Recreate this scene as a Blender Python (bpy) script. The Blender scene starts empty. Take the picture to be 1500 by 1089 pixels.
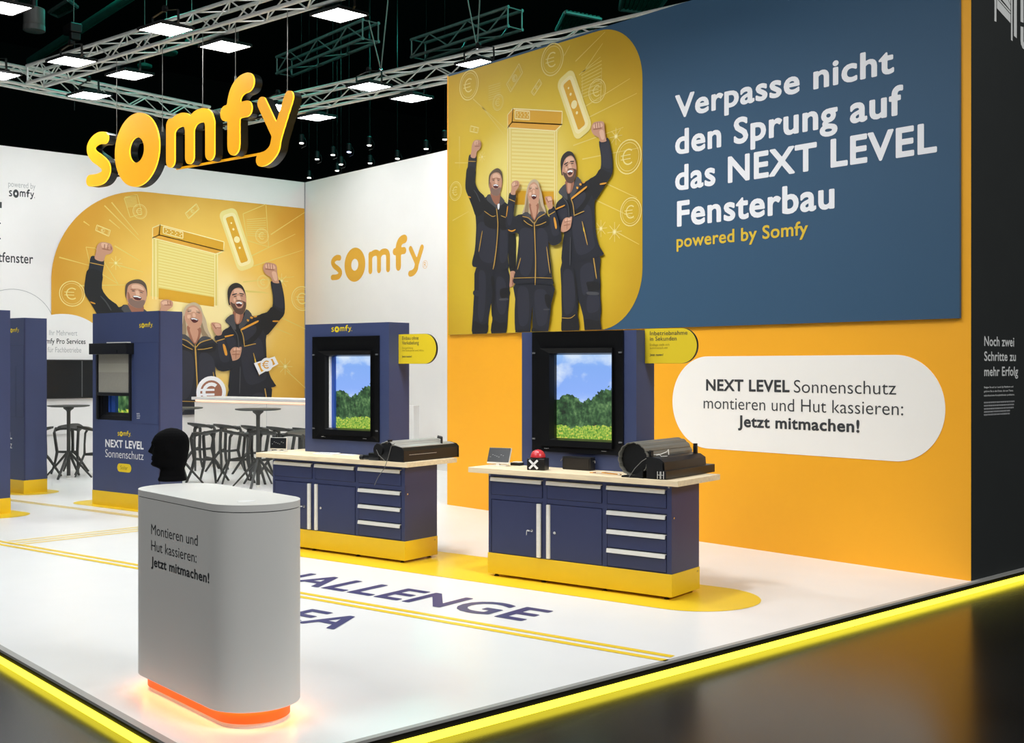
import bpy, bmesh, math, random
import numpy as np
from mathutils import Vector, Matrix
from mathutils.geometry import tessellate_polygon

random.seed(7)
S = bpy.context.scene
COL = S.collection

# ------------------------------------------------------------------ camera
F, CX, HY, CH, TH = 1679.0, 750.0, 536.5, 1.6, math.radians(48.55)
cam_d = bpy.data.cameras.new('camera'); cam = bpy.data.objects.new('camera', cam_d); COL.objects.link(cam)
cam.location = (0, 0, CH); cam.rotation_euler = (math.pi/2, 0, TH)
cam_d.sensor_width = 36.0; cam_d.lens = 36.0*F/1500.0
cam_d.shift_y = -(544.5-HY)/1500.0
cam_d.clip_end = 200
S.camera = cam

# ------------------------------------------------------------------ world, exposure, light
S.view_settings.view_transform = 'Standard'; S.view_settings.look = 'None'
S.view_settings.exposure = 0.18; S.view_settings.gamma = 1.0
W = bpy.data.worlds.new('hall'); S.world = W; W.use_nodes = True
W.node_tree.nodes['Background'].inputs[0].default_value = (0.75, 0.85, 1.0, 1)
W.node_tree.nodes['Background'].inputs[1].default_value = 0.06
LAMP_STRENGTH = 27.0

def add_fill_light(loc, size, power, rot=(0, 0, 0), color=(.96, .985, 1)):
    l = bpy.data.lights.new('fill_light', 'AREA'); l.shape = 'RECTANGLE'; l.size = size[0]; l.size_y = size[1]
    l.energy = power; l.color = color
    o = bpy.data.objects.new('fill_light', l); COL.objects.link(o); o.location = loc; o.rotation_euler = rot
    return o
# added fill lights without bodies, at floodlight height, brightening walls, floor and benches
for x, y, p in ((-9.4, 5.3, 128), (-7.6, 5.2, 150), (-5.8, 5.0, 165), (-8.6, 3.0, 95), (-11.6, 3.2, 100), (-14.6, 3.2, 95), (-6.4, 3.0, 70), (-12.4, 9.2, 70), (-15.6, 4.9, 75), (-16.0, 8.6, 45)):
    add_fill_light((x, y, 5.5), (.45, .38), p*.26, (math.radians(14 if y > 4 else 0), 0, 0)).data.spread = math.radians(125)
# added soft fill from the aisle sides for the counter and the black wall
add_fill_light((-6, -5, 10), (5, 5), 540, (math.radians(28), 0, 0), (.97, .99, 1))
add_fill_light((6, 5, 9), (4, 4), 900, (0, math.radians(38), 0), (.97, .99, 1))
# green wash lamps of the dark hall above the booth
for loc, p in (((-22, 16, 9.5), 260), ((-13, 20, 10.5), 320), ((-19, 8.0, 9.0), 120), ((-12.5, 14, 8.6), 160)):
    l = bpy.data.lights.new('green_wash', 'POINT'); l.energy = p*1.5; l.color = (.05, .75, .6); l.shadow_soft_size = .3
    o = bpy.data.objects.new('green_wash', l); COL.objects.link(o); o.location = loc

# ------------------------------------------------------------------ measuring: a picture ray met with a plane of the place
_c, _s = math.cos(TH), math.sin(TH)
def ray(u, v):
    xc = (u-CX)/F
    return (_c*xc-_s, _s*xc+_c, (HY-v)/F)
def onY(u, v, Y=8.17):
    r = ray(u, v); t = Y/r[1]; return (r[0]*t, CH+r[2]*t)
def onX(u, v, X=-17.82):
    r = ray(u, v); t = X/r[0]; return (r[1]*t, CH+r[2]*t)
def onZ(u, v, z=0.0):
    r = ray(u, v); t = (z-CH)/r[2]; return (r[0]*t, r[1]*t)

# ------------------------------------------------------------------ materials
def lin(c):
    return tuple(((x/255)/12.92 if x <= 10.3 else ((x/255+.055)/1.055)**2.4) for x in c)
MATS = {}
def mat(name, rgb, rough=.5, metal=0.0, var=.0, scale=6.0, emit=0.0, spec=.5, bump=0.0, stretch=(1, 1, 1)):
    if name in MATS: return MATS[name]
    m = bpy.data.materials.new(name); m.use_nodes = True; nt = m.node_tree; b = nt.nodes['Principled BSDF']
    c = lin(rgb) + (1,)
    b.inputs['Base Color'].default_value = c; b.inputs['Roughness'].default_value = rough; b.inputs['Metallic'].default_value = metal
    b.inputs['Specular IOR Level'].default_value = spec
    if emit:
        b.inputs['Emission Color'].default_value = c; b.inputs['Emission Strength'].default_value = emit
    if var or bump:
        tc = nt.nodes.new('ShaderNodeTexCoord'); mp = nt.nodes.new('ShaderNodeMapping'); mp.inputs['Scale'].default_value = stretch
        nz = nt.nodes.new('ShaderNodeTexNoise'); nz.inputs['Scale'].default_value = scale; nz.inputs['Detail'].default_value = 4
        nt.links.new(tc.outputs['Object'], mp.inputs[0]); nt.links.new(mp.outputs[0], nz.inputs['Vector'])
        if var:
            r = nt.nodes.new('ShaderNodeValToRGB')
            r.color_ramp.elements[0].position = .3; r.color_ramp.elements[1].position = .7
            r.color_ramp.elements[0].color = tuple(x*(1-var) for x in c[:3])+(1,)
            r.color_ramp.elements[1].color = tuple(min(1, x*(1+var)) for x in c[:3])+(1,)
            nt.links.new(nz.outputs['Fac'], r.inputs[0]); nt.links.new(r.outputs[0], b.inputs['Base Color'])
        if bump:
            bp = nt.nodes.new('ShaderNodeBump'); bp.inputs['Strength'].default_value = bump; bp.inputs['Distance'].default_value = .002
            nt.links.new(nz.outputs['Fac'], bp.inputs['Height']); nt.links.new(bp.outputs[0], b.inputs['Normal'])
    MATS[name] = m; return m

M_white = mat('white_wall_paint', (236, 234, 231), .6, var=.015, scale=2)
M_floorw = mat('white_floor_sheet', (240, 239, 236), .32, var=.012, scale=3)
M_orange = mat('orange_wall_print', (254, 177, 24), .55, var=.015, scale=1.5)
M_blackwall = mat('black_wall_fabric', (34, 37, 36), .8, var=.05, scale=4)
M_hallfloor = mat('dark_hall_floor', (20, 19, 17), .22, var=.35, scale=1.4, bump=.05)
M_hall = mat('dark_hall_paint', (9, 9, 9), .9, var=.3, scale=.25)
M_blue = mat('blue_banner_print', (45, 82, 112), .6, var=.01, scale=1.2)
M_textw = mat('white_print', (244, 244, 246), .6)
M_textg = mat('pale_grey_print', (226, 226, 222), .6)
M_texty = mat('yellow_print', (226, 190, 50), .6)
M_textd = mat('dark_grey_print', (52, 54, 56), .6)
M_textl = mat('light_grey_print', (168, 168, 168), .6)
M_cream = mat('cream_print', (250, 246, 238), .55, var=.006, scale=2)
M_logo = mat('gold_wall_logo', (226, 170, 58), .55)
M_navy = mat('navy_powder_coat', (47, 55, 94), .42, var=.05, scale=5, bump=.03)
M_navyp = mat('navy_panel', (60, 71, 110), .5, var=.04, scale=3)
M_yellow = mat('yellow_panel', (240, 200, 26), .45, var=.02, scale=3)
M_yfloor = mat('yellow_floor_film', (246, 208, 44), .34, var=.015, scale=3)
M_yline = mat('pale_yellow_floor_film', (250, 222, 110), .34)
M_navyfloor = mat('navy_floor_film', (62, 62, 112), .4)
M_steel = mat('pale_aluminium', (236, 234, 226), .38, metal=.1, var=.03, scale=20, stretch=(1, 1, 8))
M_truss = mat('truss_aluminium', (226, 226, 222), .36, metal=.3, var=.06, scale=9)
M_wood = mat('beech_worktop', (246, 224, 186), .45, var=.10, scale=5, stretch=(1.2, 9, 9))
M_black = mat('black_plastic', (17, 17, 18), .38, var=.1, scale=10)
M_matt = mat('black_felt', (9, 9, 10), .95, var=.1, scale=60, bump=.4, spec=.15)
M_gloss = mat('black_window_profile', (13, 13, 14), .3, var=.08, scale=8)
M_dark = mat('dark_lamp_housing', (22, 22, 23), .5, var=.1, scale=8)
M_screen = mat('dark_display_glass', (34, 36, 38), .25, var=.08, scale=1.2)
M_counter = mat('white_counter_laminate', (226, 224, 218), .5, var=.01, scale=3)
M_stool = mat('charcoal_stool_plastic', (62, 63, 60), .5, var=.05, scale=12)
M_slat = mat('grey_shutter_slats', (176, 175, 170), .4, metal=.35, var=.05, scale=7)
M_slatd = mat('dark_shutter_slats', (132, 129, 118), .38, metal=.35, var=.05, scale=7)
M_cloth = mat('grey_screen_cloth', (150, 147, 136), .8, var=.03, scale=40)
M_red = mat('red_buzzer_dome', (206, 52, 58), .3, spec=.6)
M_device = mat('white_device_plastic', (232, 226, 214), .4)
M_teal = mat('steel_with_green_light', (20, 96, 84), .7, var=.15, scale=3)  # green uplight of the hall is put into this base colour
M_key = mat('chrome_lock', (220, 220, 220), .25, metal=.9)
M_paper = mat('white_paper', (240, 240, 238), .6, var=.02, scale=9)
M_led = mat('warm_white_led_panel', (252, 253, 255), .5, emit=LAMP_STRENGTH)
M_spot = mat('far_spot_lens', (255, 252, 240), .5, emit=9.0)
M_spotb = mat('far_blue_spot_lens', (190, 200, 255), .5, emit=12.0)
M_edge = mat('yellow_led_strip', (255, 236, 60), .5, emit=2.6)
M_peach = mat('orange_led_strip', (236, 92, 22), .5, emit=.35)
M_barled = mat('warm_bar_led', (255, 214, 186), .5, emit=.9)
M_letter = mat('amber_letter_face', (250, 176, 20), .4, emit=.30)
M_rim = mat('glowing_letter_edge', (255, 196, 40), .4, emit=1.1)
M_letterside = mat('black_letter_return', (16, 16, 16), .3, var=.05, scale=5)
M_wire = mat('steel_wire', (120, 118, 114), .5, metal=.4)
M_flag = mat('yellow_flag_print', (238, 208, 34), .5)
M_skin = mat('printed_skin', (202, 150, 122), .6)
M_skinl = mat('printed_skin_light', (226, 182, 154), .6)
M_skind = mat('printed_skin_shade', (160, 104, 80), .6)
M_hair1 = mat('printed_brown_hair', (92, 74, 60), .6)
M_hair2 = mat('printed_blond_hair', (196, 176, 144), .6)
M_hair2d = mat('printed_blond_hair_shade', (150, 128, 98), .6)
M_hair3 = mat('printed_dark_hair', (40, 34, 32), .6)
M_stub = mat('printed_stubble', (136, 108, 96), .6)
M_stubd = mat('printed_dark_beard', (92, 66, 54), .6)
M_mouth = mat('printed_mouth', (84, 32, 30), .6)
M_jk = mat('printed_jacket', (29, 31, 40), .6)
M_jkl = mat('printed_jacket_light', (41, 42, 54), .6)
M_jkd = mat('printed_jacket_dark', (19, 19, 22), .6)
M_jkc = mat('printed_collar_grey', (70, 70, 74), .6)
M_pipe = mat('printed_gold_piping', (196, 154, 70), .6)
M_orangep = mat('printed_orange_stripe', (224, 156, 48), .6)
M_glow1 = mat('printed_pale_glow', (240, 222, 140), .6)
M_glow2 = mat('printed_pale_lines', (232, 208, 112), .6)
M_glow3 = mat('printed_bright_glow', (248, 232, 170), .6)
M_box = mat('printed_amber_box', (222, 166, 34), .6)
M_box2 = mat('printed_deep_amber', (228, 166, 50), .6)

def art_material(name, edge, mid, hot, cx, cz, rx, rz):
    """printed artwork ground: a radial blend of three print colours around (cx, cz) in object metres, with faint rays"""
    m = bpy.data.materials.new(name); m.use_nodes = True; nt = m.node_tree; b = nt.nodes['Principled BSDF']; b.inputs['Roughness'].default_value = .6
    tc = nt.nodes.new('ShaderNodeTexCoord'); mp = nt.nodes.new('ShaderNodeMapping')
    mp.vector_type = 'POINT'
    mp.inputs['Location'].default_value = (-cx/rx, 0, -cz/rz); mp.inputs['Scale'].default_value = (1/rx, 0, 1/rz)
    g = nt.nodes.new('ShaderNodeTexGradient'); g.gradient_type = 'SPHERICAL'
    nz = nt.nodes.new('ShaderNodeTexNoise'); nz.inputs['Scale'].default_value = 1.3; nz.inputs['Detail'].default_value = 2
    ad = nt.nodes.new('ShaderNodeMath'); ad.operation = 'MULTIPLY_ADD'; ad.inputs[1].default_value = .22; 
    sb = nt.nodes.new('ShaderNodeMath'); sb.operation = 'SUBTRACT'; sb.inputs[1].default_value = .11
    r = nt.nodes.new('ShaderNodeValToRGB'); r.color_ramp.interpolation = 'EASE'
    r.color_ramp.elements[0].position = 0.0; r.color_ramp.elements[0].color = lin(edge)+(1,)
    r.color_ramp.elements[1].position = .85; r.color_ramp.elements[1].color = lin(hot)+(1,)
    e = r.color_ramp.elements.new(.45); e.color = lin(mid)+(1,)
    L = nt.links.new
    L(tc.outputs['Object'], mp.inputs[0]); L(mp.outputs[0], g.inputs[0]); L(tc.outputs['Object'], nz.inputs['Vector'])
    L(nz.outputs['Fac'], ad.inputs[0]); L(g.outputs['Fac'], ad.inputs[2]); L(ad.outputs[0], sb.inputs[0]); L(sb.outputs[0], r.inputs[0]); L(r.outputs[0], b.inputs['Base Color'])
    return m

def view_material(name, z0, z1, blur=0.0):
    """a lit display showing sky, trees and a flowering hedge between heights z0 and z1 (object metres)"""
    m = bpy.data.materials.new(name); m.use_nodes = True; nt = m.node_tree; b = nt.nodes['Principled BSDF']; L = nt.links.new
    N = nt.nodes.new
    tc = N('ShaderNodeTexCoord'); sp = N('ShaderNodeSeparateXYZ'); L(tc.outputs['Object'], sp.inputs[0])
    mr = N('ShaderNodeMapRange'); mr.inputs[1].default_value = z0; mr.inputs[2].default_value = z1; L(sp.outputs['Z'], mr.inputs[0])
    def noise(scale, detail=4, st=(1, 1, 1)):
        mp = N('ShaderNodeMapping'); mp.inputs['Scale'].default_value = st; L(tc.outputs['Object'], mp.inputs[0])
        n = N('ShaderNodeTexNoise'); n.inputs['Scale'].default_value = scale; n.inputs['Detail'].default_value = detail; L(mp.outputs[0], n.inputs['Vector']); return n.outputs['Fac']
    def math_(op, a, bb, c=None):
        k = N('ShaderNodeMath'); k.operation = op
        for i, x in enumerate((a, bb, c)):
            if x is None: continue
            if isinstance(x, (int, float)): k.inputs[i].default_value = x
            else: L(x, k.inputs[i])
        return k.outputs[0]
    def ramp(fac, stops):
        r = N('ShaderNodeValToRGB')
        while len(r.color_ramp.elements) < len(stops): r.color_ramp.elements.new(.5)
        for e, (p, c) in zip(r.color_ramp.elements, stops): e.position = p; e.color = lin(c)+(1,)
        L(fac, r.inputs[0]); return r.outputs[0]
    def mix(fac, a, bb):
        k = N('ShaderNodeMix'); k.data_type = 'RGBA'; L(fac, k.inputs[0]); L(a, k.inputs[6]); L(bb, k.inputs[7]); return k.outputs[2]
    h = mr.outputs[0]
    sky = ramp(h, [(.3, (178, 202, 244)), (.55, (134, 170, 240)), (.85, (128, 168, 236)), (1, (150, 190, 240))])
    cl = math_('MULTIPLY', noise(4.5, 5, (1, 1, 1.5)), math_('MULTIPLY_ADD', h, .55, .55))
    sky = mix(ramp(cl, [(.46, (0, 0, 0)), (.66, (255, 255, 255))]), sky, ramp(h, [(0, (214, 226, 246)), (1, (206, 222, 242))]))
    tree = ramp(math_('ADD', math_('MULTIPLY', noise(11, 5), .55), math_('MULTIPLY', noise(46 - 30*blur, 5), .45)), [(.34, (16, 34, 20)), (.47, (44, 80, 46)), (.58, (84, 122, 74)), (.7, (140, 168, 110))])
    edge = math_('ADD', math_('MULTIPLY_ADD', noise(4.2, 4), .62, .10), math_('MULTIPLY', noise(32, 5), .16))
    k1 = math_('LESS_THAN', h, edge)
    out = mix(k1, sky, tree)
    fl = ramp(noise(60 - 40*blur, 4), [(.3, (52, 104, 32)), (.48, (120, 166, 58)), (.62, (196, 204, 84)), (.74, (232, 150, 70))])
    k2 = math_('LESS_THAN', h, math_('MULTIPLY_ADD', noise(16, 5), .2, .05))
    out = mix(k2, out, fl)
    b.inputs['Base Color'].default_value = (.01, .01, .01, 1); b.inputs['Roughness'].default_value = .5
    L(out, b.inputs['Emission Color']); b.inputs['Emission Strength'].default_value = .95
    return m

# ------------------------------------------------------------------ mesh building
class MB:
    def __init__(self): self.bm = bmesh.new()
    def _merge(self, bm2, mi=0, smooth=False):
        for f in bm2.faces: f.material_index = mi; f.smooth = smooth
        me = bpy.data.meshes.new('t'); bm2.to_mesh(me); bm2.free(); self.bm.from_mesh(me); bpy.data.meshes.remove(me)
    def box(self, x0, x1, y0, y1, z0, z1, mi=0, bev=0.0, M=None):
        b = bmesh.new(); bmesh.ops.create_cube(b, size=1)
        for v in b.verts: v.co = Vector(((x0+x1)/2+v.co.x*(x1-x0), (y0+y1)/2+v.co.y*(y1-y0), (z0+z1)/2+v.co.z*(z1-z0)))
        if bev: bmesh.ops.bevel(b, geom=b.edges[:], offset=bev, segments=2, affect='EDGES', profile=.5)
        if M is not None: b.transform(M)
        self._merge(b, mi); return self
    def tube(self, p0, p1, r, n=10, mi=0, r2=None, caps=True):
        p0, p1 = Vector(p0), Vector(p1); d = p1-p0
        b = bmesh.new(); bmesh.ops.create_cone(b, cap_ends=caps, segments=n, radius1=r, radius2=r if r2 is None else r2, depth=d.length)
        b.transform(Matrix.Translation((p0+p1)/2) @ d.to_track_quat('Z', 'Y').to_matrix().to_4x4())
        for f in b.faces: f.smooth = len(f.verts) == 4
        for f in b.faces: f.material_index = mi
        me = bpy.data.meshes.new('t'); b.to_mesh(me); b.free(); self.bm.from_mesh(me); bpy.data.meshes.remove(me); return self
    def path(self, pts, r, n=8, mi=0):
        pts = [Vector(p) for p in pts]; rings = []
        for i, p in enumerate(pts):
            d = (pts[min(i+1, len(pts)-1)]-pts[max(i-1, 0)]).normalized(); q = d.to_track_quat('Z', 'Y')
            rings.append([self.bm.verts.new(p+q @ Vector((r*math.cos(2*math.pi*k/n), r*math.sin(2*math.pi*k/n), 0))) for k in range(n)])
        for a, b in zip(rings, rings[1:]):
            for k in range(n):
                f = self.bm.faces.new((a[k], a[(k+1) % n], b[(k+1) % n], b[k])); f.smooth = True; f.material_index = mi
        for e in (rings[0][::-1], rings[-1]):
            f = self.bm.faces.new(e); f.material_index = mi
        return self
    def bar(self, pts, ws, hs, mi=0, side=(1, 0, 0)):
        """rectangular bar along pts, widths ws along 'side', thickness hs across"""
        pts = [Vector(p) for p in pts]; rings = []; sd = Vector(side)
        for i, p in enumerate(pts):
            d = (pts[min(i+1, len(pts)-1)]-pts[max(i-1, 0)]).normalized()
            a = (sd-d*sd.dot(d)).normalized(); c = d.cross(a).normalized(); w, h = ws[i]/2, hs[i]/2
            rings.append([self.bm.verts.new(p+a*x*w+c*y*h) for x, y in ((-1, -1), (1, -1), (1, 1), (-1, 1))])
        for a, b in zip(rings, rings[1:]):
            for k in range(4):
                f = self.bm.faces.new((a[k], a[(k+1) % 4], b[(k+1) % 4], b[k])); f.material_index = mi
        for e in (rings[0][::-1], rings[-1]):
            f = self.bm.faces.new(e); f.material_index = mi
        return self
    def lathe(self, prof, n=32, mi=0, M=None, smooth=True):
        b = bmesh.new(); rings = []
        for r, z in prof:
            rings.append([b.verts.new((r*math.cos(2*math.pi*k/n), r*math.sin(2*math.pi*k/n), z)) for k in range(n)])
        for a, c in zip(rings, rings[1:]):
            for k in range(n): b.faces.new((a[k], a[(k+1) % n], c[(k+1) % n], c[k]))
        b.faces.new(rings[0][::-1]); b.faces.new(rings[-1])
        if M is not None: b.transform(M)
        self._merge(b, mi, smooth); return self
    def prism(self, loops, y0, y1, mi=0, mi_side=None, plane='xz'):
        """flat outline (list of loops, the first outer, others holes) in x,z extruded from y0 (front) to y1; plane 'xy' extrudes along z"""
        if not isinstance(loops[0][0], (tuple, list)): loops = [loops]
        def P(p, d): return (p[0], d, p[1]) if plane == 'xz' else (p[0], p[1], d)
        tri = tessellate_polygon([[Vector((p[0], p[1], 0)) for p in L] for L in loops])
        flat = [p for L in loops for p in L]
        fv = [self.bm.verts.new(P(p, y0)) for p in flat]
        def face(vs, m):
            try:
                f = self.bm.faces.new(vs); f.material_index = m
            except ValueError: pass
        for t in tri: face([fv[i] for i in t], mi)
        if y1 is not None and y1 != y0:
            bv = [self.bm.verts.new(P(p, y1)) for p in flat]
            for t in tri: face([bv[i] for i in reversed(t)], mi)
            o = 0
            for L in loops:
                n = len(L)
                for k in range(n): face((fv[o+k], fv[o+(k+1) % n], bv[o+(k+1) % n], bv[o+k]), mi if mi_side is None else mi_side)
                o += n
        return self
    def frame(self, o, i, y0, y1, depth, mi=0):
        """mitred picture frame: outer rectangle o and inner rectangle i (x0,x1,z0,z1); front slopes from y0 (outer) to y1 (inner); back at depth"""
        def R(r): return [(r[0], r[2]), (r[1], r[2]), (r[1], r[3]), (r[0], r[3])]
        A, B = R(o), R(i)
        va = [self.bm.verts.new((p[0], y0, p[1])) for p in A]; vb = [self.bm.verts.new((p[0], y1, p[1])) for p in B]
        ca = [self.bm.verts.new((p[0], depth, p[1])) for p in A]; cb = [self.bm.verts.new((p[0], depth, p[1])) for p in B]
        for k in range(4):
            j = (k+1) % 4
            for q in ((va[k], va[j], vb[j], vb[k]), (ca[k], ca[j], va[j], va[k]), (vb[k], vb[j], cb[j], cb[k]), (cb[k], cb[j], ca[j], ca[k])):
                f = self.bm.faces.new(q); f.material_index = mi
        return self
    def build(self, name, mats, parent=None, label=None, loc=None, rz=0.0, fix=True):
        if not isinstance(mats, (list, tuple)): mats = [mats]
        if fix: bmesh.ops.recalc_face_normals(self.bm, faces=self.bm.faces[:])
        me = bpy.data.meshes.new(name); self.bm.to_mesh(me); self.bm.free()
        for m in mats: me.materials.append(m)
        if any(p.use_smooth for p in me.polygons): me.set_sharp_from_angle(angle=math.radians(40))
        o = bpy.data.objects.new(name, me); COL.objects.link(o)
        if parent is not None: o.parent = parent
        if loc is not None: o.location = loc
        o.rotation_euler = (0, 0, rz)
        if label: o['label'] = label
        return o

def thing(name, label, cat, loc=(0, 0, 0), rz=0.0, group=None):
    o = bpy.data.objects.new(name, None); COL.objects.link(o); o.empty_display_size = .1
    o.location = loc; o.rotation_euler = (0, 0, rz); o['label'] = label; o['category'] = cat
    if group: o['group'] = group
    return o
def tag(o, label, cat, group=None):
    o['label'] = label; o['category'] = cat
    if group: o['group'] = group
    return o
def struct(o): o['kind'] = 'structure'; return o
def dup(root, loc=None, rz=None, label=None):
    def cp(o, par):
        c = o.copy(); COL.objects.link(c); c.parent = par
        for ch in [x for x in bpy.data.objects if x.parent == o]: cp(ch, c)
        return c
    r = cp(root, None)
    if loc is not None: r.location = loc
    if rz is not None: r.rotation_euler = (0, 0, rz)
    if label: r['label'] = label
    return r

# ------------------------------------------------------------------ outlines from distance fields
def contour(D, lo, h):
    """closed outlines where the sampled distance field D is zero (marching squares), largest first"""
    nxt = {}; P = {}
    def edge(i, j, k, l):
        key = ((i, j), (k, l)) if (i, j) < (k, l) else ((k, l), (i, j))
        if key not in P:
            (a, b), (c, d) = key; f = D[a, b]/(D[a, b]-D[c, d]); P[key] = (lo[0]+h*(a+f*(c-a)), lo[1]+h*(b+f*(d-b)))
        return key
    I = D < 0; q = I[:-1, :-1].astype(int)+I[1:, :-1]+I[:-1, 1:]+I[1:, 1:]
    for i, j in np.argwhere((q > 0) & (q < 4)).tolist():
        c = [(i, j), (i+1, j), (i+1, j+1), (i, j+1)]; ins = [bool(I[x]) for x in c]
        cr = [(edge(*c[k], *c[(k+1) % 4]), ins[k]) for k in range(4) if ins[k] != ins[(k+1) % 4]]
        for x, (e, s_) in enumerate(cr):
            if not s_: nxt[e] = cr[(x+1) % len(cr)][0]
    loops = []
    while nxt:
        k = next(iter(nxt)); L = []
        while k in nxt: L.append(P[k]); k = nxt.pop(k)
        if len(L) > 6: loops.append(L)
    loops.sort(key=lambda L: -abs(area(L)))
    return loops
def area(L): return sum(a[0]*b[1]-b[0]*a[1] for a, b in zip(L, L[1:]+L[:1]))/2
def inside(p, L):
    r = False
    for a, b in zip(L, L[1:]+L[:1]):
        if (a[1] > p[1]) != (b[1] > p[1]) and p[0] < (b[0]-a[0])*(p[1]-a[1])/(b[1]-a[1])+a[0]: r = not r
    return r
def embolden(vs, fs, w, h=.0145):
    """heavier letterforms: the outline moved outwards by w through a distance field"""
    cnt = {}
    for f in fs:
        for a, b in zip(f, f[1:]+f[:1]): cnt[frozenset((a, b))] = cnt.get(frozenset((a, b)), 0)+1
    sg_ = [tuple(k) for k, n in cnt.items() if n == 1 and len(k) == 2]
    A = np.array([vs[a] for a, b in sg_]); B = np.array([vs[b] for a, b in sg_])
    lo = vs.min(0)-.08; hi = vs.max(0)+.08; nx, nz = int((hi[0]-lo[0])/h)+2, int((hi[1]-lo[1])/h)+2
    gz = lo[1]+np.arange(nz)*h; D = np.full((nx, nz), .5)
    for c in range(0, nx, 12):
        gx = lo[0]+np.arange(c, min(c+12, nx))*h
        m = (np.minimum(A[:, 0], B[:, 0]) < gx[-1]+.12) & (np.maximum(A[:, 0], B[:, 0]) > gx[0]-.12)
        if not m.any(): continue
        a, b = A[m], B[m]; X = gx[:, None, None]; Z = gz[None, :, None]; ab = b-a
        t = np.clip(((X-a[:, 0])*ab[:, 0]+(Z-a[:, 1])*ab[:, 1])/np.maximum(1e-12, (ab**2).sum(1)), 0, 1)
        d = np.sqrt((X-a[:, 0]-t*ab[:, 0])**2+(Z-a[:, 1]-t*ab[:, 1])**2).min(2)
        # inside by crossings of a vertical ray
        u = (a[:, 0] > X) != (b[:, 0] > X)
        with np.errstate(divide='ignore', invalid='ignore'): zc = a[:, 1]+(X-a[:, 0])*ab[:, 1]/ab[:, 0]
        odd = (u & (zc > Z)).sum(2) % 2 == 1
        D[c:c+len(gx)] = np.where(odd, -d, d)-w
    loops = contour(D, lo, h); outer = [L for L in loops if True]; depth = [sum(inside(L[0], M_) for M_ in loops if M_ is not L) for L in loops]
    V, Fs = [], []
    for L, dp in zip(loops, depth):
        if dp % 2: continue
        holes = [H for H, dh in zip(loops, depth) if dh == dp+1 and inside(H[0], L)]
        o = len(V); V += [p for R in [L]+holes for p in R]
        Fs += [tuple(o+i for i in t) for t in tessellate_polygon([[Vector((p[0], p[1], 0)) for p in R] for R in [L]+holes])]
    return np.array(V), Fs

# ------------------------------------------------------------------ lettering
_TX = {}
def text_mesh(s, w=0.0):
    k = (s, w)
    if k not in _TX:
        cu = bpy.data.curves.new('t', 'FONT'); cu.body = s; cu.offset = min(w, 0); cu.space_character = 1.0+max(w, 0)*2.2; cu.resolution_u = 4; cu.fill_mode = 'FRONT'
        o = bpy.data.objects.new('t', cu); COL.objects.link(o)
        dg = bpy.context.evaluated_depsgraph_get(); me = bpy.data.meshes.new_from_object(o.evaluated_get(dg))
        vs = np.array([v.co[:2] for v in me.vertices]); fs = [tuple(p.vertices) for p in me.polygons]
        bpy.data.objects.remove(o); bpy.data.curves.remove(cu); bpy.data.meshes.remove(me)
        _TX[k] = embolden(vs, fs, w*.95) if w > .011 else (vs, fs)
    return _TX[k]
def cap_h(w): return float(np.ptp(text_mesh('H', w)[0][:, 1]))
def lettering(parent, s, x0, x1, zb, cap, m, w=0.0, y=-.0015, plane='xz', zb1=None, name='lettering'):
    """one line of lettering as one mesh: from x0 to x1, baseline zb, capital height cap. x1=None keeps the natural width; x0=None aligns at x1"""
    vs, fs = text_mesh(s, w); base = text_mesh('H', w)[0][:, 1].min(); k = cap/cap_h(w)
    mn, mx = vs[:, 0].min(), vs[:, 0].max()
    if x1 is None: x1 = x0+(mx-mn)*k
    if x0 is None: x0 = x1-(mx-mn)*k
    X = x0+(vs[:, 0]-mn)/(mx-mn)*(x1-x0); Z = zb+(vs[:, 1]-base)*k
    mb = MB(); bv = [mb.bm.verts.new((a, y, b) if plane == 'xz' else (a, b, y)) for a, b in zip(X, Z)]
    for f in fs:
        try: mb.bm.faces.new([bv[i] for i in f])
        except ValueError: pass
    return mb.build(name, m, parent, fix=False)

# the rounded company wordmark: strokes measured on the hanging letters, in metres
GL = {
 's': [(.072, [(-1.272, -1.011), (-1.414, -.996), (-1.557, -1.039), (-1.62, -1.117), (-1.533, -1.219), (-1.384, -1.297), (-1.267, -1.376), (-1.237, -1.445), (-1.311, -1.516), (-1.443, -1.540), (-1.64, -1.535)])],
 'o': 'ring',
 'm': [(.085, [(.165, -1.035), (.165, -1.47)]), (.075, [(.165, -1.10), (.26, -1.02), (.40, -.995), (.51, -1.03), (.552, -1.12)]), (.085, [(.552, -1.12), (.552, -1.47)]),
       (.075, [(.552, -1.12), (.65, -1.02), (.79, -.995), (.91, -1.03), (.95, -1.12)]), (.085, [(.95, -1.12), (.95, -1.47)])],
 'f': [(.105, [(1.396, -1.44), (1.396, -1.035), (1.403, -.905), (1.461, -.80), (1.56, -.745), (1.66, -.735)]), (.092, [(1.245, -1.035), (1.635, -1.035)])],
 'y': [(.072, [(1.905, -1.01), (2.150, -1.385)]), (.072, [(2.372, -1.01), (2.168, -1.42), (2.125, -1.545), (2.043, -1.615), (1.96, -1.645), (1.88, -1.65)])],
}
def smooth_open(p, n=6):
    out = []
    for i in range(len(p)-1):
        p0, p1, p2, p3 = p[max(i-1, 0)], p[i], p[i+1], p[min(i+2, len(p)-1)]
        for k in range(n):
            t = k/n
            out.append(tuple(.5*((2*b)+(-a+c)*t+(2*a-5*b+4*c-d)*t*t+(-a+3*b-3*c+d)*t**3) for a, b, c, d in zip(p0, p1, p2, p3)))
    return out+[tuple(p[-1])]
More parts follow.
